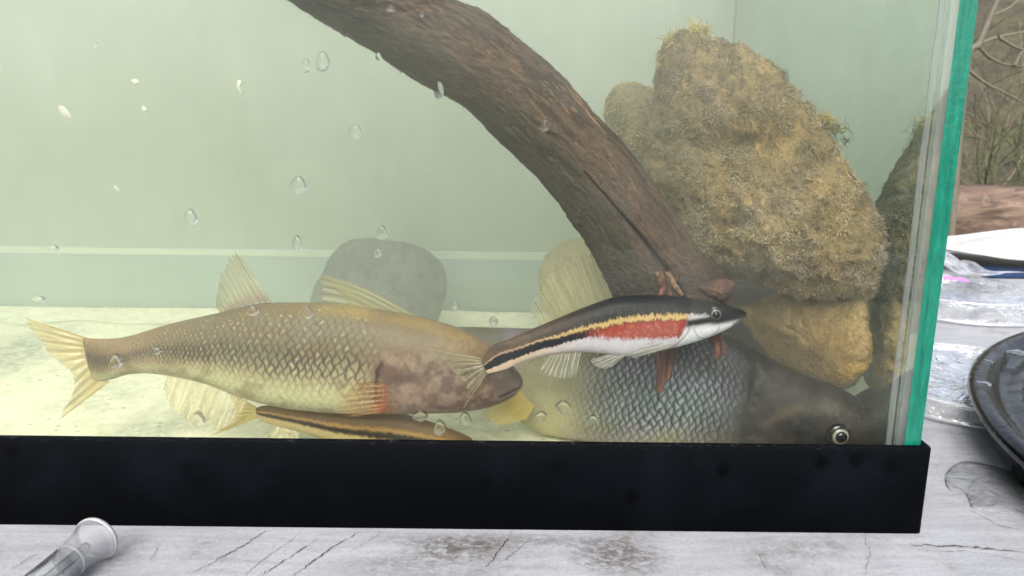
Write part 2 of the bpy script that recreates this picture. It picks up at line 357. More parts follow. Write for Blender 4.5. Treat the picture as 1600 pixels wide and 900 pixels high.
# pale sheet standing inside against the back glass
k = N('sage_backing'); pos = k.geo()
c = k.mix(k.ramp(k.noise(7, 4, .6, pos), .3, .7), (.24, .295, .225), (.28, .33, .26)); c = k.mix(k.math('MULTIPLY', k.ramp(k.noise(60, 7, .7, k.mapv(pos, (1, 1, .35))), .45, .7), .25), c, (.42, .47, .39))
M_back = k.done(k.pbr(c, .6))
M_band = m_simple('blue_green_band', (.21, .30, .26), (.25, .34, .29), 20, .5, .05)
M_seam = m_simple('pale_seam', (.42, .48, .36), (.46, .52, .40), 30, .5, .05)
bs = thing('backing_sheet', (-.17, TB-.002, FLZ), 'pale sage green sheet covering the back wall inside the fish tank', 'backing sheet')
def sheet(z0, z1, y, nx=60, nz=8):
    X, Z = np.meshgrid(np.linspace(TX0+.002, TX1-.0008, nx), np.linspace(z0, z1, nz), indexing='ij')
    return np.stack([X, y+(vnoise(X*14+9, Z*9)-.5)*.0004, Z], -1)
grid('panel', sheet(.0568, .285, TB-.001), M_back, bs)
grid('hem', sheet(.052, .0562, TB-.0016), M_seam, bs, smooth=True)
grid('lower_band', sheet(FLZ+.0005, .0515, TB-.001), M_band, bs)

# murky water
k = N('murky_water'); q = k.n('ShaderNodeVolumePrincipled', {'Color': (.88, .905, .84, 1), 'Density': 2.4, 'Anisotropy': .25})
M_water = k.done(q.outputs[0], vol=True)
wt = boxes('water', [(TX0+.0008, TX1-.0006, .0058, TB-.0026, FLZ+.0004, .284)], M_water); tag(wt, 'murky pale green water filling the fish tank', kind='structure')

# ================================================================== ROCKS
def lump(outline, Yf, depth, name, mat, parent, nth=220, nr=70, px0=None, amp=.002, fr=55, colfn=None, back=1.0, fine=.0006, power=.55, seed=0, relief=None):
    """Closed stone whose silhouette at depth Yf(x,y) follows the outline; swells towards and away from the viewer."""
    o = cr(outline, nth, True); c0 = o.mean(0) if px0 is None else np.array(px0, float)
    s = np.linspace(-1, 1, nr*2+1); rr = np.cos(s*math.pi/2)
    rr[0] = rr[-1] = .004
    dd = np.sin(s*math.pi/2); dd = np.sign(dd)*np.abs(dd)**(power*1.0/.55)
    px = c0+(o-c0)[None]*rr[:, None, None]
    Yc = Yf(px[..., 0], px[..., 1])
    Ys = Yc+np.where(dd < 0, dd*depth, dd*depth*back)[:, None]
    Ysil = Yc
    V = P(px[..., 0], px[..., 1], Ysil); V[..., 1] = Ys
    if relief: V[..., 1] -= relief(px[..., 0], px[..., 1])*np.clip(-np.sin(s*math.pi/2), 0, 1)[:, None]**.6
    cen = V.mean((0, 1)); d = V-cen; L = np.linalg.norm(d, axis=-1)+1e-9
    nz_ = (fbm(V[..., 0]*fr+9+seed, V[..., 1]*fr+9, V[..., 2]*fr+9, 3)-.5)*2*amp+(fbm(V[..., 0]*fr*6+5, V[..., 1]*fr*6+5, V[..., 2]*fr*6, 4)-.5)*2*fine
    V = V+d/L[..., None]*nz_[..., None]
    V[..., 0] = np.minimum(V[..., 0], TX1-.0012); V[..., 2] = np.maximum(V[..., 2], FLZ+.0003) if V[..., 2].min() > -.02 else V[..., 2]
    col = colfn(px[..., 0], px[..., 1], V) if colfn else None
    return grid(name, V, mat, parent, col, wrap=True), V, px
M_rock = m_vcol('wet_stone', .75, 700, .5, .7, .0012)
M_moss = m_vcol('algae_fuzz', .85, 300, .15, .0)
def stonecol(c1, c2, c3, sc_=40):
    def f(x, y, V):
        a = fbm(V[..., 0]*sc_+3, V[..., 1]*sc_+5, V[..., 2]*sc_, 5); b = fbm(V[..., 0]*sc_*5+3, V[..., 1]*sc_*5+5, V[..., 2]*sc_*5, 4)
        return mixc(mixc(np.broadcast_to(c1, x.shape+(3,)), c2, sst(.4, .62, a)), c3, sst(.5, .7, b)*.6)
    return f
def fuzz(name, V, px, parent, nb, lmin, lmax, wd, colfn, droop=.5, mask=None, seed=1, mat=None):
    """Thousands of short curved filaments rooted over a stone."""
    g = np.random.default_rng(seed); nu, nv = V.shape[:2]
    du = np.roll(V, -1, 1)-np.roll(V, 1, 1); dv = np.gradient(V, axis=0); nn = np.cross(du, dv)
    area = np.linalg.norm(nn, axis=-1); nn /= area[..., None]+1e-12
    cen = V.mean((0, 1)); sgn = np.sign(((V-cen)*nn).sum(-1)); nn *= np.where(sgn == 0, 1, sgn)[..., None]
    wgt = area.copy(); wgt[nu//2+8:] *= .12
    if mask is not None: wgt = wgt*mask(px[..., 0], px[..., 1])
    idx = g.choice(nu*nv, nb, p=(wgt/wgt.sum()).ravel()); base = V.reshape(-1, 3)[idx]; nr_ = nn.reshape(-1, 3)[idx]; q = px.reshape(-1, 2)[idx]
    base = base+g.normal(0, .0004, base.shape)-nr_*.0003
    # clumps share a lean direction
    lean = np.stack([vnoise(base[:, 0]*260, base[:, 2]*260, 1.5), vnoise(base[:, 0]*260, base[:, 2]*260, 9.5), vnoise(base[:, 0]*260, base[:, 2]*260, 20.5)], -1)-.5
    cl = vnoise(base[:, 0]*170+3, base[:, 2]*170+3, base[:, 1]*170)
    L = (lmin+(lmax-lmin)*g.random(nb)**2)*(.45+1.1*cl)
    d0 = nr_*.8+g.normal(0, .45, (nb, 3))+lean*2.2; d0 /= np.linalg.norm(d0, axis=1)[:, None]
    d1 = d0+g.normal(0, .7, (nb, 3))+np.array([0, 0, -droop]); d1 /= np.linalg.norm(d1, axis=1)[:, None]
    side = np.cross(d0, g.normal(0, 1, (nb, 3))); side /= np.linalg.norm(side, axis=1)[:, None]
    W = wd*(.6+.8*g.random(nb))
    p0 = base; p1 = base+d0*(L*.5)[:, None]; p2 = p1+d1*(L*.5)[:, None]
    VV = np.stack([p0-side*W[:, None], p0+side*W[:, None], p1+side*(W*.8)[:, None], p1-side*(W*.8)[:, None], p2+side*(W*.25)[:, None], p2-side*(W*.25)[:, None]], 1).reshape(-1, 3)
    b = np.arange(nb)[:, None]*6; F = np.concatenate([b+[0, 1, 2, 3], b+[3, 2, 4, 5]])
    col = colfn(q[:, 0], q[:, 1], base, g)
    return link(name, mesh_np(name, VV, F, np.repeat(col, 6, 0)), mat or M_moss, parent)
def tuft(name, px_, py_, Y, parent, nb, L, direction, col, spread=.6, wd=.00016, seed=0):
    g = np.random.default_rng(seed+100); p0 = P(px_, py_, Y); lst = []
    for i in range(nb):
        d = np.array([direction[0], g.normal(0, .4), direction[1]])+g.normal(0, spread, 3); d /= np.linalg.norm(d)
        l = L*(.4+.8*g.random()); s = p0+g.normal(0, L*.22, 3)*[1, .6, .6]
        pts = [s]; dd = d.copy()
        for j in range(5): dd = dd+g.normal(0, .6, 3); dd /= np.linalg.norm(dd); pts.append(pts[-1]+dd*l/5)
        lst.append((np.array(pts), np.linspace(wd, wd*.4, 6)*(.7+.7*g.random())))
        if g.random() < .7:
            j = g.integers(1, 4); d2 = dd+g.normal(0, .9, 3); d2 /= np.linalg.norm(d2)
            lst.append((np.array([pts[j], pts[j]+d2*l*.2, pts[j]+d2*l*.35+g.normal(0, l*.06, 3)]), np.array([wd*.7, wd*.5, wd*.3])))
    cols = [np.asarray(col)*(.6+.8*g.random()) for _ in lst]
    return tubes(name, lst, M_moss, parent, 4, cols)

# big mossy stone
OB = [(1036, 72), (1075, 48), (1112, 60), (1160, 78), (1205, 110), (1248, 165), (1290, 215), (1330, 282), (1362, 335), (1378, 385), (1376, 430), (1352, 462),
      (1310, 470), (1250, 462), (1180, 446), (1110, 432), (1055, 400), (1035, 335), (1010, 272), (1014, 238), (1022, 200), (1026, 130)]
Yb = lambda x, y: .085-.047*np.clip((x-1020)/360, -.2, 1.05)
rk = thing('boulder', P(1220, 460, .07), 'largest stone, furred with ochre algae, leaning upright beside the driftwood', 'rock', 'stones in the tank')
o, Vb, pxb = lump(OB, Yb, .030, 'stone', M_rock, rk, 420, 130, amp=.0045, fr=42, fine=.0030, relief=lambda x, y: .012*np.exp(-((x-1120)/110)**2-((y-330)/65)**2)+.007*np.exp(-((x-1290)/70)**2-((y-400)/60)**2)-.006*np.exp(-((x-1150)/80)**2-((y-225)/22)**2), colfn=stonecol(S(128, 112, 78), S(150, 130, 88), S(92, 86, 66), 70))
def moss_shade_col(x, y, b, g):
    n1 = fbm(b[:, 0]*60+4, b[:, 2]*60+4, 3.3, 4); n2 = fbm(b[:, 0]*220+4, b[:, 2]*220+4, 8.3, 3)
    c = np.broadcast_to(S(150, 136, 104), (len(x), 3)).copy()
    lowl = sst(190, 290, y+(x-1150)*.25)*sst(440, 380, y)
    c = mixc(c, S(176, 154, 96), lowl*.85*sst(.35, .6, n1)); c = mixc(c, S(140, 130, 70), sst(.5, .7, n1)*.6)
    c = mixc(c, S(118, 102, 66), sst(.5, .68, n2)*.7)
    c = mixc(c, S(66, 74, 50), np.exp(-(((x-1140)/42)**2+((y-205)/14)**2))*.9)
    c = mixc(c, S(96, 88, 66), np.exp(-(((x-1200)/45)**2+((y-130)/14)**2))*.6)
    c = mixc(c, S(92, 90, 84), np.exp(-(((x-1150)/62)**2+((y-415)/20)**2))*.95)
    c = mixc(c, S(30, 28, 22), sst(446, 462, y-(x-1250)*.06)*.95); c = mixc(c, S(54, 50, 38), sst(.60, .66, fbm(b[:, 0]*45+9, b[:, 2]*45, 6.3, 4))*.6)  # lower edge painted dark as crevice shade; second mix is moss patches
    c = mixc(c, S(112, 110, 60), np.exp(-(((x-1040)/30)**2+((y-250)/70)**2))*.5)
    c = c*.6+.4*c.mean(1, keepdims=True)*np.array([1.03, 1.0, .9])
    return np.minimum(c*(1.1+.35*g.random(len(x)))[:, None], .9)
fuzz('algae', Vb, pxb, rk, 150000, .0004, .0019, .00014, moss_shade_col, seed=3, mask=lambda x, y: .10+sst(.40, .58, fbm(x/26, y/20, 4.4, 4)))
for i, (x, y, Y, nb, L, d, c) in enumerate([(1092, 58, .083, 240, .008, (.1, 1), (196, 184, 124)), (1060, 72, .083, 240, .009, (-.4, .9), (190, 182, 124)), (1040, 100, .083, 120, .007, (-.8, .5), (180, 172, 120)), (1215, 118, .068, 30, .006, (1, .2), (110, 100, 62)),
        (1288, 188, .062, 110, .006, (.8, .5), (176, 164, 104)), (1300, 200, .060, 40, .008, (1, -.9), (120, 114, 74)), (1322, 218, .058, 12, .005, (1, .0), (110, 106, 72)), (1345, 290, .055, 26, .004, (1, .2), (140, 120, 70)),
        (1030, 255, .085, 120, .005, (-1, .1), (170, 160, 90)), (1035, 320, .083, 60, .004, (-1, -.4), (176, 155, 90)), (1165, 435, .05, 40, .005, (0, -1), (120, 118, 110)), (1235, 150, .063, 24, .006, (.9, .5), (120, 105, 70))]):
    tuft('algae_tuft', x, y, float(Yb(x, y))-(.012 if y > 300 else .0), rk, nb, L, d, S(*c), seed=i)
# lower stone
OL = [(1138, 486), (1170, 476), (1225, 455), (1300, 462), (1335, 462), (1350, 490), (1357, 528), (1350, 566), (1326, 590), (1296, 602), (1255, 590), (1215, 566), (1180, 528), (1158, 502)]
rl = thing('cobble', P(1290, 600, .085), 'tan stone with thin brown algae wedged under the largest mossy stone', 'rock', 'stones in the tank')
Yl = lambda x, y: .088-.055*np.clip((x-1150)/205, 0, 1)+.0*y
def lcol(x, y, V):
    c = stonecol(S(150, 130, 92), S(172, 148, 102), S(108, 94, 68), 60)(x, y, V)
    c = mixc(c, S(178, 142, 62), np.exp(-(((x-1315)/40)**2+((y-560)/22)**2))*.8); return mixc(c, S(160, 132, 78), np.exp(-(((x-1262)/60)**2+((y-505)/26)**2))*.5)
o, Vl, pxl = lump(OL, Yl, .018, 'stone', M_rock, rl, 240, 70, px0=(1262, 520), amp=.003, fr=50, fine=.0016, colfn=lcol, power=.6, relief=lambda x, y: -.010*sst(0, 60, (y-470)-(x-1190)*1.0)+.006*np.exp(-((x-1300)/40)**2-((y-540)/40)**2))
def lmoss(x, y, b, g):
    c = mixc(np.broadcast_to(S(128, 106, 60), (len(x), 3)), S(180, 145, 62), np.exp(-(((x-1320)/40)**2+((y-560)/28)**2))*.9)
    c = mixc(c, S(92, 76, 46), sst(.5, .65, fbm(b[:, 0]*120, b[:, 2]*120, 2., 3))*.7); return np.minimum(c*(1.25+.5*g.random(len(x)))[:, None], .9)
fuzz('algae', Vl, pxl, rl, 30000, .0003, .0009, .00011, lmoss, seed=5)
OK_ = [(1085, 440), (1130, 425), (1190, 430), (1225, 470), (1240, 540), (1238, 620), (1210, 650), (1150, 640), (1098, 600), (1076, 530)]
rb = thing('cobble', P(1210, 650, .125), 'added stone, coloured blackish for the shade between the big fish and the tan stone', 'rock', 'stones in the tank')
lump(OK_, lambda x, y: .135+0*x, .018, 'stone', M_rock, rb, 140, 40, amp=.002, fr=40, colfn=stonecol(S(42, 39, 33), S(52, 47, 38), S(34, 32, 28)))  # added stone, its blackish colour stands in for the deep shade here
# three more stones standing further back
OS = [(985, 132), (1012, 140), (1040, 160), (1050, 220), (1040, 280), (1000, 290), (965, 250), (950, 200), (948, 160), (962, 138)]
rs = thing('cobble', P(1000, 290, .16), 'small pale brown stone behind the driftwood, left of the largest mossy stone', 'rock', 'stones in the tank')
o, Vs, pxs = lump(OS, lambda x, y: .125+0*x, .022, 'stone', M_rock, rs, 160, 50, amp=.002, fr=50, colfn=stonecol(S(120, 112, 80), S(140, 130, 90), S(96, 92, 66)))
fuzz('algae', Vs, pxs, rs, 9000, .0005, .0018, .00016, lambda x, y, b, g: np.outer(1.2+.9*g.random(len(x)), S(148, 138, 98)), seed=6)
OD = [(545, 376), (600, 372), (655, 384), (688, 410), (696, 450), (684, 500), (660, 545), (590, 560), (520, 545), (492, 500), (488, 462), (505, 425), (518, 398)]
rd = thing('cobble', P(590, 520, .235), 'dark grey round stone at the back wall above the fish with the golden tail', 'rock', 'stones in the tank')
od_, Vd, pxd = lump(OD, lambda x, y: .215+0*x, .03, 'stone', M_rock, rd, 220, 70, amp=.004, fr=45, fine=.0012, colfn=stonecol(S(92, 98, 94), S(112, 118, 110), S(74, 80, 78)))
fuzz('algae', Vd, pxd, rd, 3000, .0004, .0012, .0002, lambda x, y, b, g: np.outer(.8+.5*g.random(len(x)), S(104, 108, 98)), seed=16)
OT = [(880, 378), (915, 374), (945, 400), (960, 450), (955, 500), (900, 515), (860, 500), (842, 455), (846, 410)]
rt = thing('cobble', P(900, 500, .20), 'sandy stone half hidden behind the pale dorsal fin and driftwood', 'rock', 'stones in the tank')
lump(OT, lambda x, y: .19+0*x, .022, 'stone', M_rock, rt, 140, 40, amp=.002, fr=40, colfn=stonecol(S(160, 150, 104), S(176, 164, 112), S(140, 130, 90)))

# ================================================================== DRIFTWOOD
LE = [(60, -235), (230, -145), (395, -45), (455, 2), (530, 50), (600, 92), (665, 132), (725, 168), (790, 228), (850, 290), (892, 345), (925, 398), (945, 435), (958, 462), (966, 480)]
UE = [(330, -262), (480, -165), (640, -50), (715, 0), (760, 22), (815, 62), (865, 108), (915, 160), (965, 213), (1010, 268), (1045, 322), (1080, 375), (1110, 412), (1140, 440), (1150, 458)]
dw = thing('driftwood', P(1060, 480, .035), 'thick brown waterlogged branch arching down to a splintered end on the stones', 'driftwood')
NU, NV = 700, 320
L_ = cr(LE, NU); U_ = cr(UE, NU); mid = (L_+U_)/2; up = (U_-L_)/2
Yp = np.interp(np.linspace(0, 1, NU), [0, .2, .6, 1], [.075, .052, .040, .036])
Wm = P(mid[:, 0], mid[:, 1], Yp); Wu = P(U_[:, 0], U_[:, 1], Yp)-Wm
th = np.linspace(0, 2*math.pi, NV, endpoint=False); ct, st_ = np.cos(th), np.sin(th)
hwY = np.linalg.norm(Wu, axis=1)*np.interp(np.linspace(0, 1, NU), [0, .6, 1], [.9, .85, .62])
uu = np.linspace(0, 1, NU)[:, None]*np.ones(NV); tt = ct[None]*np.ones((NU, 1)); ss = st_[None]*np.ones((NU, 1))
pxw = mid[:, None]+up[:, None]*tt[..., None]; X_, Y_ = pxw[..., 0], pxw[..., 1]
def segd(px, py, pts):
    best = np.full(px.shape, 1e9)
    for (ax, ay), (bx, by) in zip(pts[:-1], pts[1:]):
        d = np.array([bx-ax, by-ay], float); t = np.clip(((px-ax)*d[0]+(py-ay)*d[1])/(d@d), 0, 1)
        best = np.minimum(best, np.hypot(px-ax-t*d[0], py-ay-t*d[1]))
    return best
arc = uu*26
grn = fbm(arc*.9+2*np.sin(th)[None], 46*th[None]/math.tau+.8*np.sin(uu*9), 3.3, 4)
grn2 = fbm(arc*1.8, 120*th[None]/math.tau+1.2*np.sin(uu*7), 1.3, 3)
lumps_ = fbm(arc*.7, ct[None]*1.5+5, st_[None]*1.5+5, 3)
rough = fbm(arc*5, 10*ct[None]+20, 10*st_[None]+20, 4)
crk = segd(X_, Y_, [(905, 262), (930, 290), (958, 322), (985, 352), (1012, 385), (1035, 412), (1052, 445), (1062, 470)])
cw = np.interp(X_, [900, 960, 1062], [.8, 1.6, 4.5]); crm = np.exp(-(crk/cw)**2)*(ss > 0)
rad = 1+(lumps_-.5)*.14+(grn-.5)*.07+(grn2-.5)*.035+(rough-.5)*.05-crm*.14
V = Wm[:, None]+Wu[:, None]*(tt*rad)[..., None]; V[..., 1] += -(hwY[:, None]*ss*rad)
col = np.broadcast_to(S(100, 80, 66), X_.shape+(3,)).copy()
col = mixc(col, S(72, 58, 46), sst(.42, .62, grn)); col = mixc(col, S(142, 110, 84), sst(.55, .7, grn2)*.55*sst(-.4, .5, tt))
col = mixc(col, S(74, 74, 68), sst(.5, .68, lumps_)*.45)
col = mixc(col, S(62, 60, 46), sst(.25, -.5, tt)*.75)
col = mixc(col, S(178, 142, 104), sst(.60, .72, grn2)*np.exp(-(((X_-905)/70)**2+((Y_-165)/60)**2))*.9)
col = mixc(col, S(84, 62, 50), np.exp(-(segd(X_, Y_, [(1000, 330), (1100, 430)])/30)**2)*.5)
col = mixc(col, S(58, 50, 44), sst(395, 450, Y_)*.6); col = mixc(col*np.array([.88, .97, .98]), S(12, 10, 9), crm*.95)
uvw = np.stack([uu*3, np.broadcast_to(th[None]/math.tau, uu.shape)], -1)
k = N('soaked_bark'); a = k.attr(); pos = k.n('ShaderNodeTexCoord').outputs['UV']
f = k.noise(1, 9, .75, k.mapv(pos, (22, 70, 1)), .3); f2 = k.noise(900, 6, .7, k.geo())
c = k.mix(1, a.outputs[0], k.ramp(f, .3, .7, (.4, .4, .42), (1.5, 1.42, 1.36)), 'MULTIPLY'); c = k.mix(1, c, k.ramp(f2, .3, .7, (.65,)*3, (1.25,)*3), 'MULTIPLY')
M_bark = k.done(k.pbr(c, .8, k.bump(k.math('ADD', f, k.math('MULTIPLY', f2, .7)), .8, .0015)))
# ragged end: push the last rings by a splintery amount
endn = (fbm(18*th/math.tau*2, 2.2, 5.5, 3)-.4)*.016
tl = sst(.93, 1, uu); dirn = (Wm[-1]-Wm[-12]); dirn /= np.linalg.norm(dirn)
V = V+dirn*(tl*endn[None]*(1))[..., None]
cap = V[-1:]*.25+V[-1:].mean(1, keepdims=True)*.75+dirn*-.006; cap2 = V[-1:].mean(1, keepdims=True)+0*V[-1:]-dirn*.008
Vw = np.concatenate([V, cap, cap2]); colw = np.concatenate([col, col[-1:]*.6, col[-1:]*.5]); uvw = np.concatenate([uvw, uvw[-1:], uvw[-1:]])
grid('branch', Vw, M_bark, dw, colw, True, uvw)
fuzz('algae', V, pxw, dw, 15000, .0004, .0014, .00010, lambda x, y, b, g: mixc(np.broadcast_to(S(92, 78, 56), (len(x), 3)), S(70, 72, 56), g.random(len(x)))*(.6+.6*g.random(len(x)))[:, None], seed=9,
     mask=lambda x, y: .3+vnoise(x/25, y/25)*1.0)
# splinters (long torn strips), and the curled flap of torn wood at the tip
M_spl = m_vcol('torn_wood', .8, 800, .4, .6, .001)
def splinter(pts, Y, wd, c, seed=0):
    g = np.random.default_rng(seed); n = 40; p = cr(pts, n); W = P(p[:, 0], p[:, 1], np.linspace(Y[0], Y[1], n)); s = np.linspace(0, 1, n)
    rad_ = wd*1.6*(.9-.45*s)*(.75+.5*vnoise(s*9, seed+.4)); V_ = tube_pts(W, rad_, 12); V_ += (rng.random(V_.shape)-.5)*wd*.25
    c = tuple(np.array(c)*.86); th_ = np.linspace(0, 1, 12); cc = mixc(np.broadcast_to(S(*c), (n, 12, 3)), S(*c)*.35, sst(.4, .6, vnoise(s[:, None]*5, th_[None]*9+seed)))
    return grid('splinter', V_, M_spl, dw, cc, True)
for i, (pts, Y, wd, c) in enumerate([([(1046, 455), (1043, 500), (1036, 560), (1030, 612)], (.028, .022), .0020, (122, 76, 58)), ([(1060, 470), (1056, 520), (1048, 565), (1044, 592)], (.027, .022), .0014, (112, 72, 56)),
        ([(1036, 450), (1034, 500), (1028, 545), (1032, 580)], (.027, .023), .0011, (132, 84, 64)), ([(1098, 440), (1108, 500), (1118, 535), (1122, 560)], (.030, .024), .0016, (134, 84, 62)),
        ([(1110, 450), (1118, 505), (1127, 535), (1131, 556)], (.030, .024), .0010, (118, 74, 58)), ([(1028, 424), (1036, 445), (1030, 466)], (.024, .021), .0013, (138, 98, 76)),
        ([(1042, 425), (1056, 448), (1066, 462)], (.024, .021), .0010, (150, 120, 92)), ([(1060, 430), (1046, 450), (1048, 466)], (.024, .021), .0008, (120, 84, 66))]):
    splinter(pts, Y, wd, c, i)
fl = [(1090, 446), (1110, 440), (1138, 436), (1148, 446), (1140, 462), (1126, 470), (1112, 464), (1098, 458)]
lump(fl, lambda x, y: .024+0*x, .0035, 'splinter', M_spl, dw, 60, 16, amp=.001, fr=200, colfn=stonecol(S(82, 62, 52), S(98, 74, 60), S(56, 42, 36), 200))

# ================================================================== FISH
M_fish = N('fish_skin'); k = M_fish; a = k.attr(); f = k.noise(700, 6, .7)
c = k.mix(1, a.outputs[0], k.ramp(f, .25, .75, (.82,)*3, (1.15,)*3), 'MULTIPLY')
M_fish = k.done(k.pbr(c, .45, k.bump(f, .2, .0005), Specular_IOR_Level=.18))
k = N('fin_membrane'); a = k.attr(); d = k.n('ShaderNodeBsdfDiffuse', {0: a.outputs[0]}).outputs[0]; t2 = k.n('ShaderNodeBsdfTranslucent', {0: a.outputs[0]}).outputs[0]
g_ = k.shmix(.06, k.shmix(.45, d, t2), k.n('ShaderNodeBsdfGlossy', {'Roughness': .3}).outputs[0])
M_fin = k.done(k.shmix(a.outputs[1], k.n('ShaderNodeBsdfTransparent').outputs[0], g_))
M_eye = m_vcol('eye_iris', .12, 900, .1, 0)
k = N('pupil_black'); M_pupil = k.done(k.pbr((.004, .004, .005), .06))

def body(root, name, top, bot, Yc, hw, colfn, NU, NV, hgtfn=None, sq=.85):
    T = cr(top, NU); B = cr(bot, NU); u = np.linspace(0, 1, NU)
    ks = np.linspace(0, 1, len(Yc)); Y = np.interp(u, ks, Yc); ks = np.linspace(0, 1, len(hw)); H = np.interp(u, ks, hw)
    ker = np.hanning(41); ker /= ker.sum()
    Y = np.convolve(np.pad(Y, 20, 'edge'), ker, 'valid'); H = np.convolve(np.pad(H, 20, 'edge'), ker, 'valid')
    H = H*np.clip((1-u)/.03, .02, 1)**.5
    WT = P(T[:, 0], T[:, 1], Y); WB = P(B[:, 0], B[:, 1], Y); m = (WT+WB)/2; up_ = (WT-WB)/2
    ph = np.linspace(0, 2*math.pi, NV, endpoint=False); c_ = np.cos(ph); s_ = np.sign(np.sin(ph))*np.abs(np.sin(ph))**sq
    t = c_[None]*np.ones((NU, 1)); U = u[:, None]*np.ones(NV)
    V = m[:, None]+up_[:, None]*t[..., None]; px = (T+B)[:, None]/2+(T-B)[:, None]/2*t[..., None]
    hpx = np.linalg.norm(T-B, axis=1)
    s_arc = np.concatenate([[0], np.cumsum(np.linalg.norm(np.diff((T+B)/2, axis=0), axis=1))])
    col, hg = colfn(U, t, px[..., 0], px[..., 1], hpx, s_arc)
    V[..., 1] -= (H[:, None]+hg)*s_[None]
    lowz = FLZ+.0012; V[..., 2] = np.where(V[..., 2] < lowz+.004, lowz+.004*np.exp((V[..., 2]-lowz-.004)/.004), V[..., 2])
    return grid(name, V, M_fish, root, col, True), (T, B, Y, H)
def scales(t, hpx, s_arc, rows, aspect, ph_=0.0):
    """Net of overlapping scales: returns edge darkness, scale height, and cell noise."""
    da = np.gradient(s_arc)/(hpx/rows*aspect); A = np.cumsum(da)[:, None]; ang = np.arccos(np.clip(t, -1, 1))/math.pi
    b = (ang*1.0)*rows*1.12
    j1 = (fbm(A*.35+3, b*.35+4, ph_, 2)-.5)*1.1; A2 = A+j1+.12*np.sin(b*7); b = b+(fbm(A*.3+30, b*.3+9, ph_, 2)-.5)*.9
    p = A2*1.0+b; q = A2*1.0-b
    fp = p-np.floor(p); fq = q-np.floor(q)
    e = np.minimum(np.minimum(fp, 1-fp), np.minimum(fq, 1-fq))*2       # 0 at the net lines, 1 in cell centre
    hgt = (fp+fq)/2
    cell = _perm[np.floor(p).astype(int) % 64, np.floor(q).astype(int) % 64, 5]
    return e, hgt, cell
def fin(root, base, tip, Y, col, alpha, rays=14, nu=160, nv=50, tipcol=None, wave=.0012, name='fin', fray=.06, rayc=None, basecol=None, raya=.3, pw=6, branch=True, bend=(0, 0)):
    B = cr(base, nu); T = cr(tip, nu); v = np.linspace(0, 1, nv); u = np.linspace(0, 1, nu)
    T = T+(T-B)*((vnoise(u*rays*2, 3.7)-.5)*fray)[:, None]
    px = B[:, None]+(T-B)[:, None]*v[None, :, None]+np.array(bend)*(np.sin(math.pi*v)*-1)[None, :, None]*np.array([1, -1])
    Yv = Y[0]+(Y[1]-Y[0])*v[None]+wave*np.sin(u[:, None]*math.pi*rays)*v[None]**.8*.35+wave*2*(vnoise(u[:, None]*3, v[None]*2)-.5)*v[None]
    V = P(px[..., 0], px[..., 1], Yv+0*px[..., 0])
    ph_ = u[:, None]*rays+.7*(vnoise(u[:, None]*6, rays+.5)-.5)*2+.05*np.sin(v[None]*9+u[:, None]*30); r = np.abs(np.cos(math.pi*ph_))**pw
    if branch:
        r2 = np.abs(np.cos(math.pi*ph_*2))**(pw); r = np.maximum(r, r2*sst(.35, .6, v)[None]*.8)
    seg = .8+.2*np.sin(v*nv*1.1)[None]; r = r*seg
    c = np.broadcast_to(np.asarray(col), px.shape[:2]+(3,)).copy()
    if basecol is not None: c = mixc(c, basecol, sst(.45, 0, v)[None]*np.ones_like(r))
    if tipcol is not None: c = mixc(c, tipcol, sst(.4, 1, v)[None]*np.ones_like(r))
    if rayc is not None: c = mixc(c, rayc, r*.8)
    al = np.clip(alpha*(.55+.6*(1-v[None])**.5)+raya*r+(vnoise(u[:, None]*9, v[None]*6)-.5)*.12, 0, 1)*np.clip((1-v[None])/.04, .25, 1)
    if alpha > .5: al = np.where(v[None] < .03, np.maximum(al, .6), al)
    else: al = al*(.35+.65*sst(0, .12, v))[None]
    lead = np.maximum(sst(.03, 0, u), 0)[:, None]; al = np.clip(al+lead*.5, 0, .98)
    o = grid(name, V, M_fin, root, np.concatenate([c, al[..., None]], -1)); return o
def eye(root, x, y, Y, r, ring, iris, r_in=.5):
    p = P(x, y, Y); rr = np.array([1.0, .92, .82, r_in*1.15, r_in, .0]); dz = np.array([.0006, 0, -.12, -.2, -.22, -.24])*r
    n = 40; th_ = np.linspace(0, math.tau, n, endpoint=False)
    rr = np.concatenate([[1.05], rr]); dz = np.concatenate([[.3*r], dz])
    V = np.stack([p[0]+rr[:, None]*r*np.cos(th_), p[1]+(dz[:, None])*np.ones(n)*1.6, p[2]+rr[:, None]*r*np.sin(th_)], -1)
    cs = np.array([iris*.5, iris, iris, iris*.8, ring, ring, ring*.3]); cc = np.broadcast_to(cs[:, None], (7, n, 3))
    e = grid('eye', V, M_eye, root, cc, True)
    a_ = np.linspace(0, math.pi/2, 8); V2 = np.stack([p[0]+(np.cos(a_)*r*r_in*.98)[:, None]*np.cos(th_), p[1]-.24*r*1.6-(np.sin(a_)*r*.28)[:, None]*np.ones(n), p[2]+(np.cos(a_)*r*r_in*.98)[:, None]*np.sin(th_)], -1)
    grid('pupil', V2, M_pupil, e, None, True)

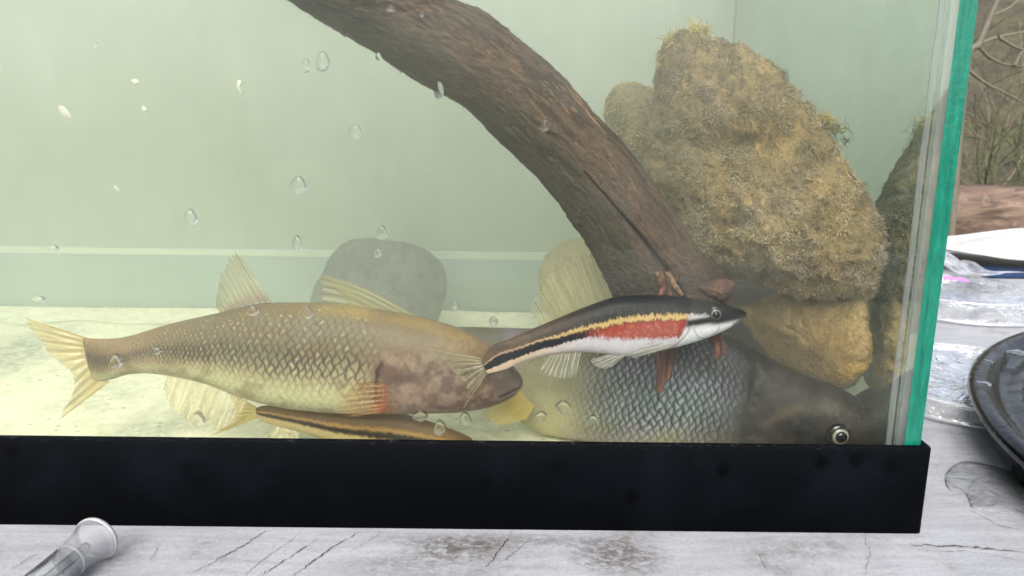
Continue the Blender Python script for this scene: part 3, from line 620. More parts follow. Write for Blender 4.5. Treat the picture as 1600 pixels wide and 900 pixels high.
# ---- fish A: olive chub with the golden tail
fa = thing('fish', P(480, 640, .026), 'large olive brown fish with golden forked tail, its head behind the red-sided fish', 'fish', 'fish in the tank')
topA = [(130, 528), (165, 530), (200, 526), (260, 508), (330, 492), (400, 476), (460, 474), (530, 476), (600, 486), (660, 498), (710, 512), (752, 532), (785, 556), (806, 578), (816, 592)]
botA = [(146, 596), (176, 592), (208, 583), (252, 583), (320, 596), (380, 618), (440, 634), (510, 642), (570, 644), (630, 644), (680, 643), (724, 641), (764, 634), (798, 620), (817, 602)]
def colA(U, t, x, y, hpx, arc_):
    e, hg, cell = scales(t, hpx, arc_, 10.5, .80)
    n1 = fbm(x/40, y/30, 1.5, 4); n2 = fbm(x/9, y/9, 4.5, 3)
    c = np.broadcast_to(S(112, 104, 80), x.shape+(3,)).copy()
    c = mixc(c, S(164, 142, 88), sst(.8, .98, t)*sst(380, 640, x)*.8)
    c = mixc(c, S(158, 148, 112), sst(.35, -.15, t)); c = mixc(c, S(186, 184, 140), sst(-.1, -.65, t)); c = mixc(c, S(206, 192, 160), sst(-.75, -.98, t)*.8)
    c = mixc(c, S(150, 128, 96), sst(330, 180, x)*.7*sst(-.9, -.2, t))
    c = mixc(c, S(118, 98, 70), sst(.5, .68, n1)*.45)
    gx = 612-16*np.cos(np.clip((y-598)/44, -1.5, 1.5)); gx = gx+(fbm(x/12, y/12, 9.5, 3)-.5)*12; head = sst(-26, 12, x-gx)
    lat = np.exp(-((t-.02-.1*sst(500, 200, x))/.24)**2)
    st = np.clip(sst(-.7, -.1, t)*(.50+.7*lat)*sst(1.0, .7, t), 0, 1)*(.65+.6*n1)*(1-head)
    line = sst(.44, .08, e)
    c = mixc(c, S(50, 50, 46), np.clip(line*st*(.40+.8*fbm(x/7, y/7, 3.3, 2)), 0, .85))
    c = mixc(c, S(58, 60, 58), lat*.40*(.4+n2)*(1-head)*sst(640, 400, x))
    c = c*(.86+.28*hg*(1-head)+.14*head)[..., None]; c = mixc(c, S(196, 190, 150), (cell > .72)*sst(.5, .9, e)*.28*(1-head))
    c = mixc(c, S(188, 178, 170), (cell > .93)*sst(.5, .9, e)*.35*(1-head))
    c = mixc(c, S(54, 56, 54), np.exp(-(((x-158)/26)**2+((y-568)/22)**2))*.5)
    # head
    c = mixc(c, S(112, 96, 76), sst(550, 605, x)*.5)
    n3 = fbm(x/20, y/16, 6.5, 4); hc = mixc(np.broadcast_to(S(134, 114, 94), x.shape+(3,)), S(98, 78, 67), sst(.38, .62, n3)); hc = mixc(hc, S(140, 118, 80), sst(.45, .85, t)*sst(790, 700, x))
    hc = mixc(hc, S(146, 124, 106), np.exp(-(((x-640)/34)**2+((y-610)/26)**2))*.8); hc = mixc(hc, S(74, 60, 52), np.exp(-(((x-650)/36)**2+((y-572)/9)**2))*.8*(.5+n2))
    hc = mixc(hc, S(70, 60, 54), np.exp(-(((x-790)/26)**2+((y-600)/26)**2))*.75); hc = mixc(hc, S(150, 128, 110), sst(-.6, -.95, t)*.6)
    hc = mixc(hc, S(78, 66, 56), sst(.5, .64, n2)*.35)
    c = mixc(c, hc, head*np.maximum(sst(.70, .15, t), sst(650, 760, x)))
    gl_ = np.abs(x-gx); c = mixc(c, S(48, 36, 32), np.exp(-(gl_/4)**2)*sst(540, 560, y)*.85)
    gl2 = np.abs(np.hypot((x-700)/1.0, (y-596)/.9)-34); c = mixc(c, S(62, 46, 42), np.exp(-(gl2/2.5)**2)*.2*(x < 712))
    mouth = segd(x, y, [(816, 598), (800, 604), (782, 612)]); c = mixc(c, S(30, 24, 22), np.exp(-(mouth/1.8)**2)*.9)
    c = mixc(c, S(196, 110, 50), np.exp(-(((x-598)/16)**2+((y-628)/12)**2))*.7)
    bump_ = ((hg-.5)*.00022*(1-head)*sst(-.9, -.4, t)+(sst(0, .3, e)-1)*.00012*(1-head))*np.ones_like(t)
    bump_ = bump_+head*(.0009*np.exp(-((x-640)/30)**2)-.0009*np.exp(-(gl_/5)**2)*sst(540, 560, y)-.0006*np.exp(-(mouth/3)**2))
    return c, bump_
body(fa, 'body', topA, botA, [.030, .027, .026, .026, .025, .024], [.0012, .0060, .0090, .0120, .0125, .0125, .0110, .0080, .004], colA, 900, 260)
G1, G2 = S(204, 184, 124), S(226, 206, 140)
fin(fa, [(140, 529), (136, 548), (142, 572), (172, 596)], [(36, 496), (74, 548), (116, 596), (92, 657)], (.030, .026), G1, .70, 18, tipcol=S(220, 206, 146), rayc=S(188, 164, 100), name='tail_fin', raya=.15, fray=.12, pw=3)
fin(fa, [(426, 475), (400, 477), (372, 484), (345, 491)], [(374, 396), (358, 404), (344, 436), (336, 478)], (.026, .021), S(206, 200, 156), .50, 10, rayc=S(130, 122, 88), name='dorsal_fin', raya=.42, basecol=S(176, 134, 104), fray=.12)
fin(fa, [(262, 582), (290, 586), (320, 594), (345, 602)], [(255, 610), (272, 640), (300, 664), (318, 668)], (.026, .020), S(228, 212, 160), .34, 8, rayc=S(222, 204, 140), name='anal_fin', raya=.25, fray=.2, pw=3, wave=.003)
fin(fa, [(345, 602), (360, 608), (376, 614), (392, 620)], [(318, 668), (335, 672), (352, 670), (366, 664)], (.026, .019), S(226, 210, 160), .30, 6, rayc=S(210, 190, 130), name='pelvic_fin', raya=.25)
fin(fa, [(604, 600), (610, 615), (608, 632), (598, 644)], [(556, 598), (534, 622), (528, 642), (552, 652)], (.0125, .0085), S(200, 166, 106), .26, 14, basecol=S(200, 112, 60), rayc=S(190, 124, 66), name='pectoral_fin', raya=.28, pw=3)
eye(fa, 730, 581, .0135, .0022, S(110, 92, 66), S(26, 22, 20), .62)

# ---- fish C: big silver scaled fish at the right
fc_ = thing('fish', P(1100, 690, .05), 'biggest fish, dark with silver-blue scales, its ringed eye in the lower right corner', 'fish', 'fish in the tank')
topC = [(650, 512), (690, 512), (740, 512), (830, 514), (900, 508), (980, 496), (1060, 498), (1130, 520), (1200, 558), (1260, 588), (1310, 606), (1350, 628), (1384, 656), (1398, 678), (1402, 694)]
botC = [(652, 566), (690, 574), (740, 604), (800, 648), (860, 690), (930, 718), (1010, 735), (1090, 752), (1160, 758), (1220, 756), (1270, 750), (1320, 742), (1362, 730), (1390, 716), (1403, 702)]
def colC(U, t, x, y, hpx, arc_):
    e, hg, cell = scales(t, hpx, arc_, 17.5, .85, 7.0)
    n1 = fbm(x/45, y/35, 2.5, 4); n2 = fbm(x/10, y/10, 6.5, 3)
    c = np.broadcast_to(S(104, 114, 116), x.shape+(3,)).copy()
    c = mixc(c, S(26, 29, 32), sst(.30, .66, t)*.92); c = mixc(c, S(150, 146, 106), sst(620, 690, y)*.85); c = mixc(c, S(150, 144, 104), sst(990, 850, x)*.9); c = mixc(c, S(184, 176, 128), sst(930, 800, x)*sst(560, 640, y)*.8)
    c = mixc(c, S(60, 62, 56), sst(900, 820, x)*sst(.2, .8, t)*.8)
    c = mixc(c, S(140, 124, 150), sst(.52, .7, n1)*.35)
    c = mixc(c, S(196, 204, 206), sst(.2, .9, e)*sst(.15, .8, hg)*(.25+.6*cell)*sst(900, 960, x)*sst(700, 620, y)*.6)
    c = c*(.55+.75*fbm(x/55, y/45, 12.5, 3))[..., None]
    c = mixc(c, S(52, 50, 47), sst(1030, 1170, x+(y-640)*.3)*.7)
    gx = 1172-26*np.cos(np.clip((y-668)/60, -1.5, 1.5)); gx = gx+(fbm(x/14, y/14, 9.5, 3)-.5)*22; head = sst(-55, 20, x-gx)
    st = (sst(1.0, .6, t)*.5+.5)*sst(715, 630, y)*sst(860, 960, x)*(1-head)*(.55+.75*fbm(x/8, y/8, 4.3, 2))
    c = mixc(c, S(22, 24, 26), np.clip(.92*np.maximum(sst(.40, .10, e), sst(.5, .15, hg)*.85)*st*(.8+.4*n1), 0, .95))
    n3 = fbm(x/22, y/18, 8.5, 4); hc = mixc(np.broadcast_to(S(50, 43, 36), x.shape+(3,)), S(26, 21, 21), sst(.4, .6, n3)); hc = mixc(hc, S(76, 66, 50), sst(.5, .68, n2)*.45)
    hc = mixc(hc, S(108, 94, 68), np.exp(-(segd(x, y, [(1180, 640), (1230, 618), (1290, 625)])/7)**2)*.5); hc = mixc(hc, S(110, 104, 88), sst(.74, .8, vnoise(x/3.1, y/2.7))*sst(1250, 1330, x)*.5)
    hc = mixc(hc, S(70, 62, 50), sst(1240, 1380, x)*.4)*.6; c = c*(1-.4*sst(980, 1150, x)*sst(600, 540, y))[..., None]
    c = mixc(c, hc, head)
    gl_ = np.abs(x-gx); c = mixc(c, S(20, 17, 16), np.exp(-((gl_)/8)**2)*.6)
    gl2 = np.abs(np.hypot((x-1215)/1.15, y-660)-52); c = mixc(c, S(26, 20, 22), np.exp(-(gl2/5)**2)*.5*head)
    er = np.hypot(x-1312, y-681); c = mixc(c, S(24, 21, 18), np.exp(-(er/25)**4)*.7)
    return c, ((hg-.5)*.0003+(sst(0, .3, e)-1)*.00015)*(1-head)-.0008*np.exp(-(gl_/8)**2)+head*(.0008*sst(48, 20, gl2+0*x)*0+(n1-.5)*.0012)
body(fc_, 'body', topC, botC, [.060, .058, .056, .052, .048, .042, .036, .034], [.002, .006, .010, .0135, .0145, .0145, .0130, .010, .0045], colC, 900, 300)
PF = S(214, 204, 160)
fin(fc_, [(652, 514), (656, 530), (656, 548), (654, 564)], [(506, 430), (560, 500), (565, 560), (520, 640)], (.060, .056), S(196, 190, 138), .42, 16, rayc=S(168, 160, 108), name='tail_fin', raya=.25)
fin(fc_, [(668, 505), (655, 512), (645, 522), (640, 535)], [(502, 428), (500, 446), (506, 474), (530, 510)], (.060, .057), S(200, 194, 140), .42, 12, rayc=S(158, 148, 94), name='tail_fin_lobe', raya=.3, bend=(10, -14))
fin(fc_, [(982, 496), (940, 502), (890, 509), (846, 513)], [(946, 386), (905, 402), (850, 440), (826, 482)], (.052, .049), S(214, 206, 160), .34, 11, rayc=S(120, 112, 78), name='dorsal_fin', raya=.35, fray=.12)
fin(fc_, [(812, 608), (818, 616), (826, 626), (836, 634)], [(768, 626), (756, 648), (778, 664), (822, 656)], (.046, .032), S(222, 200, 110), .8, 9, tipcol=S(232, 216, 140), rayc=S(196, 170, 84), name='anal_fin', raya=.2, pw=3)
eye(fc_, 1312, 681, .0205, .0042, S(150, 146, 130), S(20, 18, 16), .56)

# ---- fish B: slim red-sided dace in front
fb = thing('fish', P(960, 560, .012), 'small slender fish with a red flank, yellow and black stripes and white belly, in front', 'fish', 'fish in the tank')
topB = [(752, 562), (770, 540), (795, 530), (830, 515), (880, 494), (925, 476), (965, 464), (1010, 462), (1050, 463), (1085, 468), (1115, 473), (1140, 479), (1158, 484), (1166, 488)]
botB = [(762, 584), (790, 577), (815, 566), (850, 556), (895, 550), (935, 551), (975, 556), (1010, 551), (1045, 544), (1075, 536), (1105, 526), (1132, 514), (1154, 500), (1165, 492)]
def colB(U, t, x, y, hpx, arc_):
    f = (1-t)/2; n1 = fbm(x/30, y/20, 3.5, 4); n2 = fbm(x/4, y/4, 5.5, 3); jag = (n2-.5)*.07+(vnoise(x/2.3, y/14)-.5)*.045+(vnoise(x/30, 2.)-.5)*.04
    e, hg, cell = scales(t, hpx, arc_, 17, .6, 2.0); f = f+jag+(cell-.5)*.045
    br = sst(960, 780, x)
    c = mixc(np.broadcast_to(S(24, 27, 30), x.shape+(3,)), S(62, 60, 54), sst(.45, .65, n2)*.6*sst(.05, .3, f)); c = mixc(c, S(104, 84, 62), br*(.35+.6*n1))
    fy = np.interp(x, [750, 800, 850, 906, 960, 999, 1061, 1085], [.36, .38, .40, .385, .35, .31, .29, .27]); ty = np.interp(x, [750, 850, 906, 1000, 1060, 1080], [.035, .04, .045, .05, .055, .035])
    yel = np.exp(-((f-fy)/ty)**4)*sst(1086, 1064, x); c = mixc(c, mixc(np.broadcast_to(S(192, 164, 104), x.shape+(3,)), S(168, 142, 118), sst(930, 800, x)), yel*.95)
    fb0 = fy+ty+.01; fb1 = np.interp(x, [750, 800, 850, 906, 960, 1010, 1090], [.74, .72, .68, .60, .50, .40, .38])
    blk = sst(fb0-.02, fb0+.02, f)*sst(fb1+.03, fb1-.02, f); c = mixc(c, S(22, 25, 30), blk)
    wh = mixc(np.broadcast_to(S(206, 202, 204), x.shape+(3,)), S(166, 162, 168), sst(.4, .1, e)*.6); wh = mixc(wh, S(200, 170, 130), sst(930, 800, x)*.8)
    wh = mixc(wh, S(182, 176, 158), sst(.85, 1.0, f)*.6)
    c = mixc(c, wh, sst(fb1-.01, fb1+.04, f))
    r1 = np.interp(x, [880, 915, 960, 1000, 1061, 1080], [.50, .62, .64, .66, .70, .68])
    red = sst(fb0-.02, fb0+.03, f)*sst(r1+.05, r1-.05, f)*sst(895, 950, x+(n2-.5)*60)*sst(1076, 1066, x+(y-490)*.35)
    c = mixc(c, mixc(np.broadcast_to(S(148, 60, 44), x.shape+(3,)), S(176, 104, 82), sst(.5, .7, n2)*.6), red*.97)
    c = mixc(c, S(120, 30, 24), np.exp(-((x+(y-490)*.35-1068)/7)**2)*red*.6)
    # head
    c = c*(.84+.26*hg+.1*(n2-.5))[..., None]
    head = sst(1066, 1074, x+(y-490)*.35)
    hc = mixc(np.broadcast_to(S(44, 44, 42), x.shape+(3,)), S(176, 174, 172), sst(.22, .30, f)*sst(1116, 1096, x)); st_y = np.interp(x, [1066, 1100, 1166], [499, 494, 484])
    hc = mixc(hc, S(214, 216, 214), sst(0, 9, y-st_y-5)); hc = mixc(hc, S(24, 26, 28), np.exp(-((y-st_y)/5.5)**4))
    hc = mixc(hc, S(150, 150, 148), np.exp(-(np.abs(np.hypot(x-1098, (y-500)*.8)-20)/1.6)**2)*.6*(y > 500))
    mo = segd(x, y, [(1166, 490), (1150, 496), (1140, 502)]); hc = mixc(hc, S(52, 50, 50), np.exp(-(mo/1.4)**2)*.9)
    c = mixc(c, hc, head)*np.array([.84, .84, .86])
    gl_ = np.abs(x+.45*(y-505)-1066-6*np.cos((y-510)/14)); c = mixc(c, S(70, 54, 50), np.exp(-(gl_/1.8)**2)*.6*sst(500, 510, y))
    return c, (hg-.5)*.0001*(1-head)
body(fb, 'body', topB, botB, [.0095, .0105, .0120, .0135, .0145, .0150, .0150], [.0006, .0014, .0030, .0052, .0062, .0064, .0060, .0048, .0022], colB, 800, 200)
fin(fb, [(756, 560), (757, 568), (759, 576), (762, 583)], [(668, 541), (700, 572), (728, 604), (722, 644)], (.0095, .0075), S(184, 176, 138), .36, 16, rayc=S(110, 98, 72), name='tail_fin', raya=.35, pw=6, fray=.1)
fin(fb, [(908, 549), (893, 550), (875, 551), (858, 554)], [(900, 585), (884, 592), (860, 588), (840, 574)], (.0105, .0085), S(196, 194, 176), .14, 9, rayc=S(226, 224, 206), name='anal_fin', raya=.55, pw=9, branch=False)
fin(fb, [(978, 554), (970, 555), (962, 555), (952, 553)], [(955, 574), (940, 576), (926, 570), (922, 562)], (.0085, .0070), S(204, 202, 186), .3, 7, rayc=S(222, 220, 206), name='pelvic_fin', raya=.3)
fin(fb, [(1062, 528), (1060, 533), (1056, 538), (1050, 541)], [(1012, 536), (990, 550), (988, 560), (1018, 553)], (.0098, .0072), S(200, 196, 176), .28, 8, rayc=S(216, 212, 196), name='pectoral_fin', raya=.25)
eye(fb, 1118, 491, .0100, .0027, S(104, 102, 96), S(46, 46, 46), .5)

# ---- fish D: slim striped fish low behind the frame
fd = thing('fish', P(560, 690, .034), 'slim brown fish with a dark side stripe, lowest and half hidden behind the tank frame', 'fish', 'fish in the tank')
topD = [(400, 638), (412, 634), (440, 635), (480, 638), (530, 642), (580, 643), (620, 646), (660, 656), (700, 670), (725, 680), (738, 687)]
botD = [(402, 652), (415, 660), (445, 668), (485, 678), (530, 692), (580, 702), (620, 708), (660, 710), (700, 706), (726, 698), (739, 691)]
def colD(U, t, x, y, hpx, arc_):
    f = (1-t)/2+(fbm(x/5, y/5, 1.5, 3)-.5)*.1; n1 = fbm(x/25, y/15, 3.1, 3)
    c = mixc(np.broadcast_to(S(120, 92, 48), x.shape+(3,)), S(92, 72, 42), n1); c = mixc(c, S(40, 38, 32), sst(.36, .42, f)*sst(.56, .5, f)); c = mixc(c, S(176, 140, 74), np.exp(-((f-.33)/.05)**2)*.8)
    c = mixc(c, S(188, 170, 120), sst(.52, .62, f)); return c, 0*t
body(fd, 'body', topD, botD, [.034, .034, .034], [.0006, .002, .004, .005, .005, .004, .002], colD, 400, 120)
fin(fd, [(402, 637), (400, 642), (400, 648), (403, 653)], [(352, 606), (368, 640), (360, 660), (328, 682)], (.034, .033), S(222, 204, 122), .80, 14, rayc=S(182, 164, 104), name='tail_fin', raya=.3, pw=4)
fin(fd, [(430, 664), (440, 667), (455, 670), (468, 673)], [(418, 684), (430, 690), (450, 692), (466, 690)], (.034, .031), S(220, 208, 158), .5, 6, name='anal_fin')

# ================================================================== DROPLETS on the front glass
k = N('water_drop'); M_drop = k.done(k.shmix(.5, k.n('ShaderNodeBsdfGlass', {'Color': (1, 1, 1), 'Roughness': 0.03, 'IOR': 1.33}).outputs[0], k.n('ShaderNodeBsdfTransparent').outputs[0]))
DR = [(478, 102, 13, 24, 'faint tilted water drop just left of a brighter one, below the driftwood arch'), (504, 96, 24, 32, 'bright round water drop with a dark lower rim, high up below the driftwood arch'),
      (591, 88, 9, 13, 'tiny water drop on the lower edge of the driftwood near its top'), (555, 206, 19, 26, 'oval water drop alone on the open glass below the arch of the driftwood'),
      (466, 290, 25, 32, 'large pale teardrop water drop on the glass above the dorsal fin'), (298, 340, 22, 28, 'water drop with a pale round spot, on the open glass left of centre'),
      (464, 380, 16, 26, 'upright oval water drop between the dorsal fin and the dark stone'), (597, 364, 18, 24, 'water drop on the glass at the top edge of the dark grey stone'),
      (182, 564, 22, 24, 'round water drop over the tail stalk of the olive fish'), (394, 486, 20, 18, 'half-round water drop at the foot of the spotted dorsal fin'),
      (481, 488, 16, 22, 'water drop on the back of the olive fish, right of its dorsal fin'), (657, 650, 24, 19, 'bright-rimmed flat water drop under the olive fish gill'),
      (687, 668, 20, 27, 'dark-centred water drop just above the frame, under the olive fish head'), (727, 655, 18, 27, 'clear long water drop under the olive fish chin'),
      (880, 636, 24, 24, 'round yellowish water drop below the red-sided fish'), (926, 655, 17, 14, 'small water drop low over the belly of the biggest fish'),
      (712, 479, 14, 14, 'small round water drop right of the dark grey stone'), (771, 502, 15, 16, 'small water drop with a dark streak, left of the pale dorsal fin'),
      (686, 141, 17, 28, 'faint water drop on the lower edge of the arching driftwood'), (852, 196, 20, 20, 'ringed water drop over the brown driftwood where it bends down'),
      (60, 468, 24, 12, 'flat wide water drop by the left edge, over the blue-green band'), (83, 387, 20, 10, 'flat faint water drop near the left edge, over the pale seam'),
      (245, 548, 15, 13, 'small water drop over the narrow rear body of the olive fish'), (310, 655, 24, 26, 'pale water drop over the ribbed anal fin of the olive fish'),
      (845, 650, 20, 17, 'faint water drop beside the yellow fin at the tank bottom'), (590, 396, 13, 16, 'smaller water drop over the upper part of the dark grey stone'),
      (148, 70, 10, 9, 'tiny faint water drop in the upper left of the glass'), (660, 22, 9, 10, 'tiny ringed water drop on the driftwood at the very top'),
      (610, 12, 16, 14, 'wide water drop on the driftwood by the top border')]
for i, (x, y, w_, h_, lab) in enumerate(DR):
    nth, nr = 28, 9; th_ = np.linspace(0, math.tau, nth, endpoint=False); g = np.random.default_rng(i)
    ox = np.cos(th_)*w_/2*(1+.10*np.cos(2*th_+g.random()*6)+.06*np.cos(3*th_+g.random()*6)); oy = np.sin(th_)*h_/2
    ox = ox*(1-.28*np.clip(-np.sin(th_), 0, 1)); s_ = np.linspace(1, .02, nr)
    hh = .0008*min(1.2, w_/20)
    q = P(x+ox[None]*s_[:, None], y+oy[None]*s_[:, None], -.0003+0*s_[:, None]*ox[None]); sag = np.clip(1-s_**2.4, 0, 1)[:, None]*(1+.5*np.sin(th_)[None]*s_[:, None])
    q[..., 1] -= hh*sag
    bq = P(x+ox*.02, y+oy*.02, -.0002+0*ox)[None]; bo = q[:1].copy(); bo[..., 1] = -.0002
    center(tag(grid('water_drop', np.concatenate([bq, bo, q]), M_drop, None, wrap=True), lab, 'water drop', 'water drops clinging to the front glass'))
M_fleck = m_simple('dried_fleck', (.36, .38, .28), (.44, .46, .36), 900, .7)
for i, (x, y, ol, lab) in enumerate([(101, 175, [(-10, -8), (-2, -9), (8, 2), (10, 8), (2, 9), (-6, 2)], 'yellowish dried fleck on the glass at the upper left'), (374, 135, [(-3, -9), (4, -9), (1, -2), (2, 6), (5, 11), (0, 9), (-4, 1)], 'curved white fleck on the glass left of the driftwood'),
        (183, 295, [(-5, -6), (0, -2), (5, 3), (3, 6), (-3, 1)], 'thin white fleck on the glass low on the left side'), (226, 171, [(-4, -6), (2, -3), (4, 3), (-3, 4)], 'small pale square fleck on the glass at the upper left'),
        (211, 129, [(-6, -2), (0, -6), (7, -1), (1, 5)], 'pale flake on the glass above the small square one')]):
    o2 = cr(np.array(ol, float), 24, True); a0 = P(x+o2[:, 0], y+o2[:, 1], -.0002+0*o2[:, 0]); a1 = P(x+o2[:, 0]*.7, y+o2[:, 1]*.7, -.00045+0*o2[:, 0]); a2 = P(x+o2[:, 0]*.02, y+o2[:, 1]*.02, -.00048+0*o2[:, 0])
    center(tag(grid('fleck', np.stack([a0, a1, a2]), M_fleck, None, wrap=True), lab, 'fleck', 'dried flecks on the front glass'))

# ================================================================== THINGS ON THE TABLE
# clear plastic tube with a knurled flared cap, lying in front of the frame
M_clear = m_thin('clear_plastic_tube', (.93, .95, .96), .06, 1.5, film=.35, filmcol=(.62, .64, .66), rim=.06, fscale=120, lo=.3, hi=.8)
k = N('knurled_plastic'); ck = k.n('ShaderNodeTexChecker', {'Vector': k.n('ShaderNodeTexCoord').outputs['UV'], 'Scale': 1.0, 'Color1': (.28, .29, .31, 1), 'Color2': (.44, .45, .48, 1)}).outputs[0]
M_knurl = k.done(k.shmix(.52, k.pbr(ck, .2), k.n('ShaderNodeBsdfTransparent').outputs[0]))
A0 = PZ(np.array(150.), np.array(842.), .0075); A1 = PZ(np.array(48.), np.array(925.), .0065); ax = A1-A0; Lx = np.linalg.norm(ax); ax /= Lx
sd_ = np.cross(ax, [0, 0, 1.]); sd_ /= np.linalg.norm(sd_); up2 = np.cross(sd_, ax)
def around(prof, n=48, uvs=None):
    th_ = np.linspace(0, math.tau, n, endpoint=False); p = np.array(prof)
    return A0+ax*p[:, 0, None, None]+(sd_*np.cos(th_)[None, :, None]+up2*np.sin(th_)[None, :, None])*p[:, 1, None, None]
tu = thing('plastic_vial', A0+ax*.02, 'clear plastic tube with a flared knurled cap lying before the tank', 'vial')
L2 = .075
o = grid('tube', around([(.0125, .0050), (.0128, .0054), (.03, .0052), (L2, .0050), (L2+.002, .0035), (L2+.003, .0002)]), M_clear, tu, wrap=True)
pr = [(0, .0066), (.0004, .0074), (.0014, .0074), (.0018, .0069), (.0025, .0067), (.006, .0061), (.0095, .0056), (.0120, .0054), (.0126, .0057), (.0134, .0057), (.0138, .0052)]
pr = np.array([(x, np.interp(x, [a for a, b in pr], [b for a, b in pr])) for x in np.sort(np.concatenate([[a for a, b in pr], np.linspace(.0026, .0119, 8)]))])
Vc = around(pr, 96); uvc = np.stack(np.broadcast_arrays(pr[:, 0, None]*2600, np.arange(96)[None]*1.0), -1)
grid('cap', Vc, M_knurl, tu, None, True, uvc)
grid('inner_rod', around([(.004, .0002), (.0045, .0016), (.03, .0015), (.07, .0014), (.071, .0002)], 16), M_clear, tu, wrap=True)
grid('cap_rim', around([(-.0002, .0066), (-.0009, .0070), (-.0006, .0077), (.0004, .0078), (.0008, .0074)]), m_simple('frosted_rim', (.34, .35, .37), (.44, .45, .47), 400, .2), tu, wrap=True)

# big black tub on the right
k = N('wet_black_plastic'); pos = k.geo(); f = k.noise(55, 5, .6, pos, 1.5)
M_tub = k.done(k.pbr((.002, .002, .0025), k.math('ADD', k.math('MULTIPLY', f, .15), .04), k.bump(f, .3, .0015), Specular_IOR_Level=.3))
k = N('swirl_reflection_film'); pos = k.geo(); wv_ = k.n('ShaderNodeTexWave', {'Vector': pos, 'Scale': 26.0, 'Distortion': 14.0, 'Detail': 3.0, 'Detail Scale': 1.6}, wave_type='RINGS').outputs['Fac']
M_film = k.done(k.pbr(k.mix(k.ramp(wv_, .35, .75), (.003, .003, .004), (.02, .022, .026)), .1, k.bump(wv_, 1.0, .006), Specular_IOR_Level=.35))  # grey swirls in the colour paint rippled reflections on the wet surface
tbx = thing('tub', (.492, -.02, 0), 'shallow round black plastic tub with wet glossy rim, cut by the right edge', 'tub')
prof = [(.27, .0008), (.273, .004), (.277, .0125), (.2795, .015), (.281, .0175), (.2805, .020), (.278, .0215), (.2735, .0215), (.270, .0195), (.268, .0160), (.266, .0145), (.262, .0145), (.259, .0160), (.256, .0155), (.253, .0130), (.248, .008), (.15, .0055), (.001, .0050), (.001, .0008)]
grid('wall', lathe(prof, .492, -.02, 256), M_tub, tbx, wrap=True)
grid('wet_film', lathe([(.2475, .0092), (.22, .0092), (.12, .0093), (.001, .0093)], .492, -.02, 160), M_film, tbx, wrap=True)
for i, (x, y, s_, lab) in enumerate([(1540, 565, .0034, 'upper water bead on the black tub rim'), (1535, 600, .0038, 'lower left water bead on the black tub rim'), (1557, 548, .0024, 'small water bead high on the black tub rim'), (1590, 552, .005, 'largest water bead, inside the black tub near the border')]):
    c0 = PZ(np.array(float(x)), np.array(float(y)), .0205); an = np.linspace(0, math.pi/2, 8)
    pv = np.stack([np.cos(an)*s_, np.sin(an)*s_*.45], -1); pv = np.vstack([[.0001, 0], pv]); pv[-1, 0] = .00005
    V_ = lathe(pv, float(c0[0]), float(c0[1]), 28, float(c0[2])-.0004); V_[..., 0] += (vnoise(V_[..., 0]*300, V_[..., 1]*300)-.5)*s_*.6
    center(tag(grid('water_bead', V_, M_drop, None, wrap=True), lab, 'water bead', 'water beads on the black tub'))

# clear lids, wrapper, paper, clipboard
M_lid = m_thin('clear_lid_plastic', (.97, .975, .985), .08, 1.45, film=.34, filmcol=(.85, .86, .88), bumps=(70, .8, .004, 1.5), rim=.03, fscale=60, lo=.35, hi=.8)
def lid(name, px_, py_, rad_, h, lab, inner=.0):
    c0 = PZ(np.array(float(px_)), np.array(float(py_)), 0.0); t = thing(name, (c0[0], c0[1], .0005), lab, 'plastic lid', 'clear plastic lids')
    pr_ = [(rad_, .001), (rad_*1.0, .0018), (rad_*.985, .0025), (rad_*.97, h*.3), (rad_*.95, h), (rad_*.935, h*1.05), (rad_*.91, h*.9), (rad_*.88, h*.75), (rad_*.5, h*.7), (.001, h*.72)]
    pr_ = cr(pr_, 40); V_ = lathe(pr_, c0[0], c0[1], 180, .0005)
    rr = np.hypot(V_[..., 0]-c0[0], V_[..., 1]-c0[1]); V_[..., 2] += (fbm(V_[..., 0]*70+8, V_[..., 1]*70+8, 2., 3)-.5)*.010*sst(rad_*.95, rad_*.7, rr)
    V_[..., 2] = np.maximum(V_[..., 2], .0006); grid('lid_top', V_, M_lid, t, wrap=True)
    th_ = np.linspace(0, math.tau, 160)
    for rr_, zz_, wr in ((rad_*1.0, .0022, .0008), (rad_*.945, h*1.03, .0007), (rad_*.88, h*.76, .0005)):
        grid('rim', tube_pts(np.stack([c0[0]+rr_*np.cos(th_), c0[1]+rr_*np.sin(th_), zz_+0*th_], -1), wr, 8), M_rim, t, wrap=True)
M_rim = m_thin('lid_rim_plastic', (.93, .94, .95), .08, 1.5, film=.5, filmcol=(.86, .87, .89), rim=.12, fscale=80, lo=.2, hi=.7)
lid('plastic_lid', 1500, 482, .062, .016, 'far clear plastic lid under the crumpled wrapper, beside the tank')
lid('plastic_lid', 1520, 612, .066, .010, 'nearer flat clear plastic lid between the tank corner and the black tub')
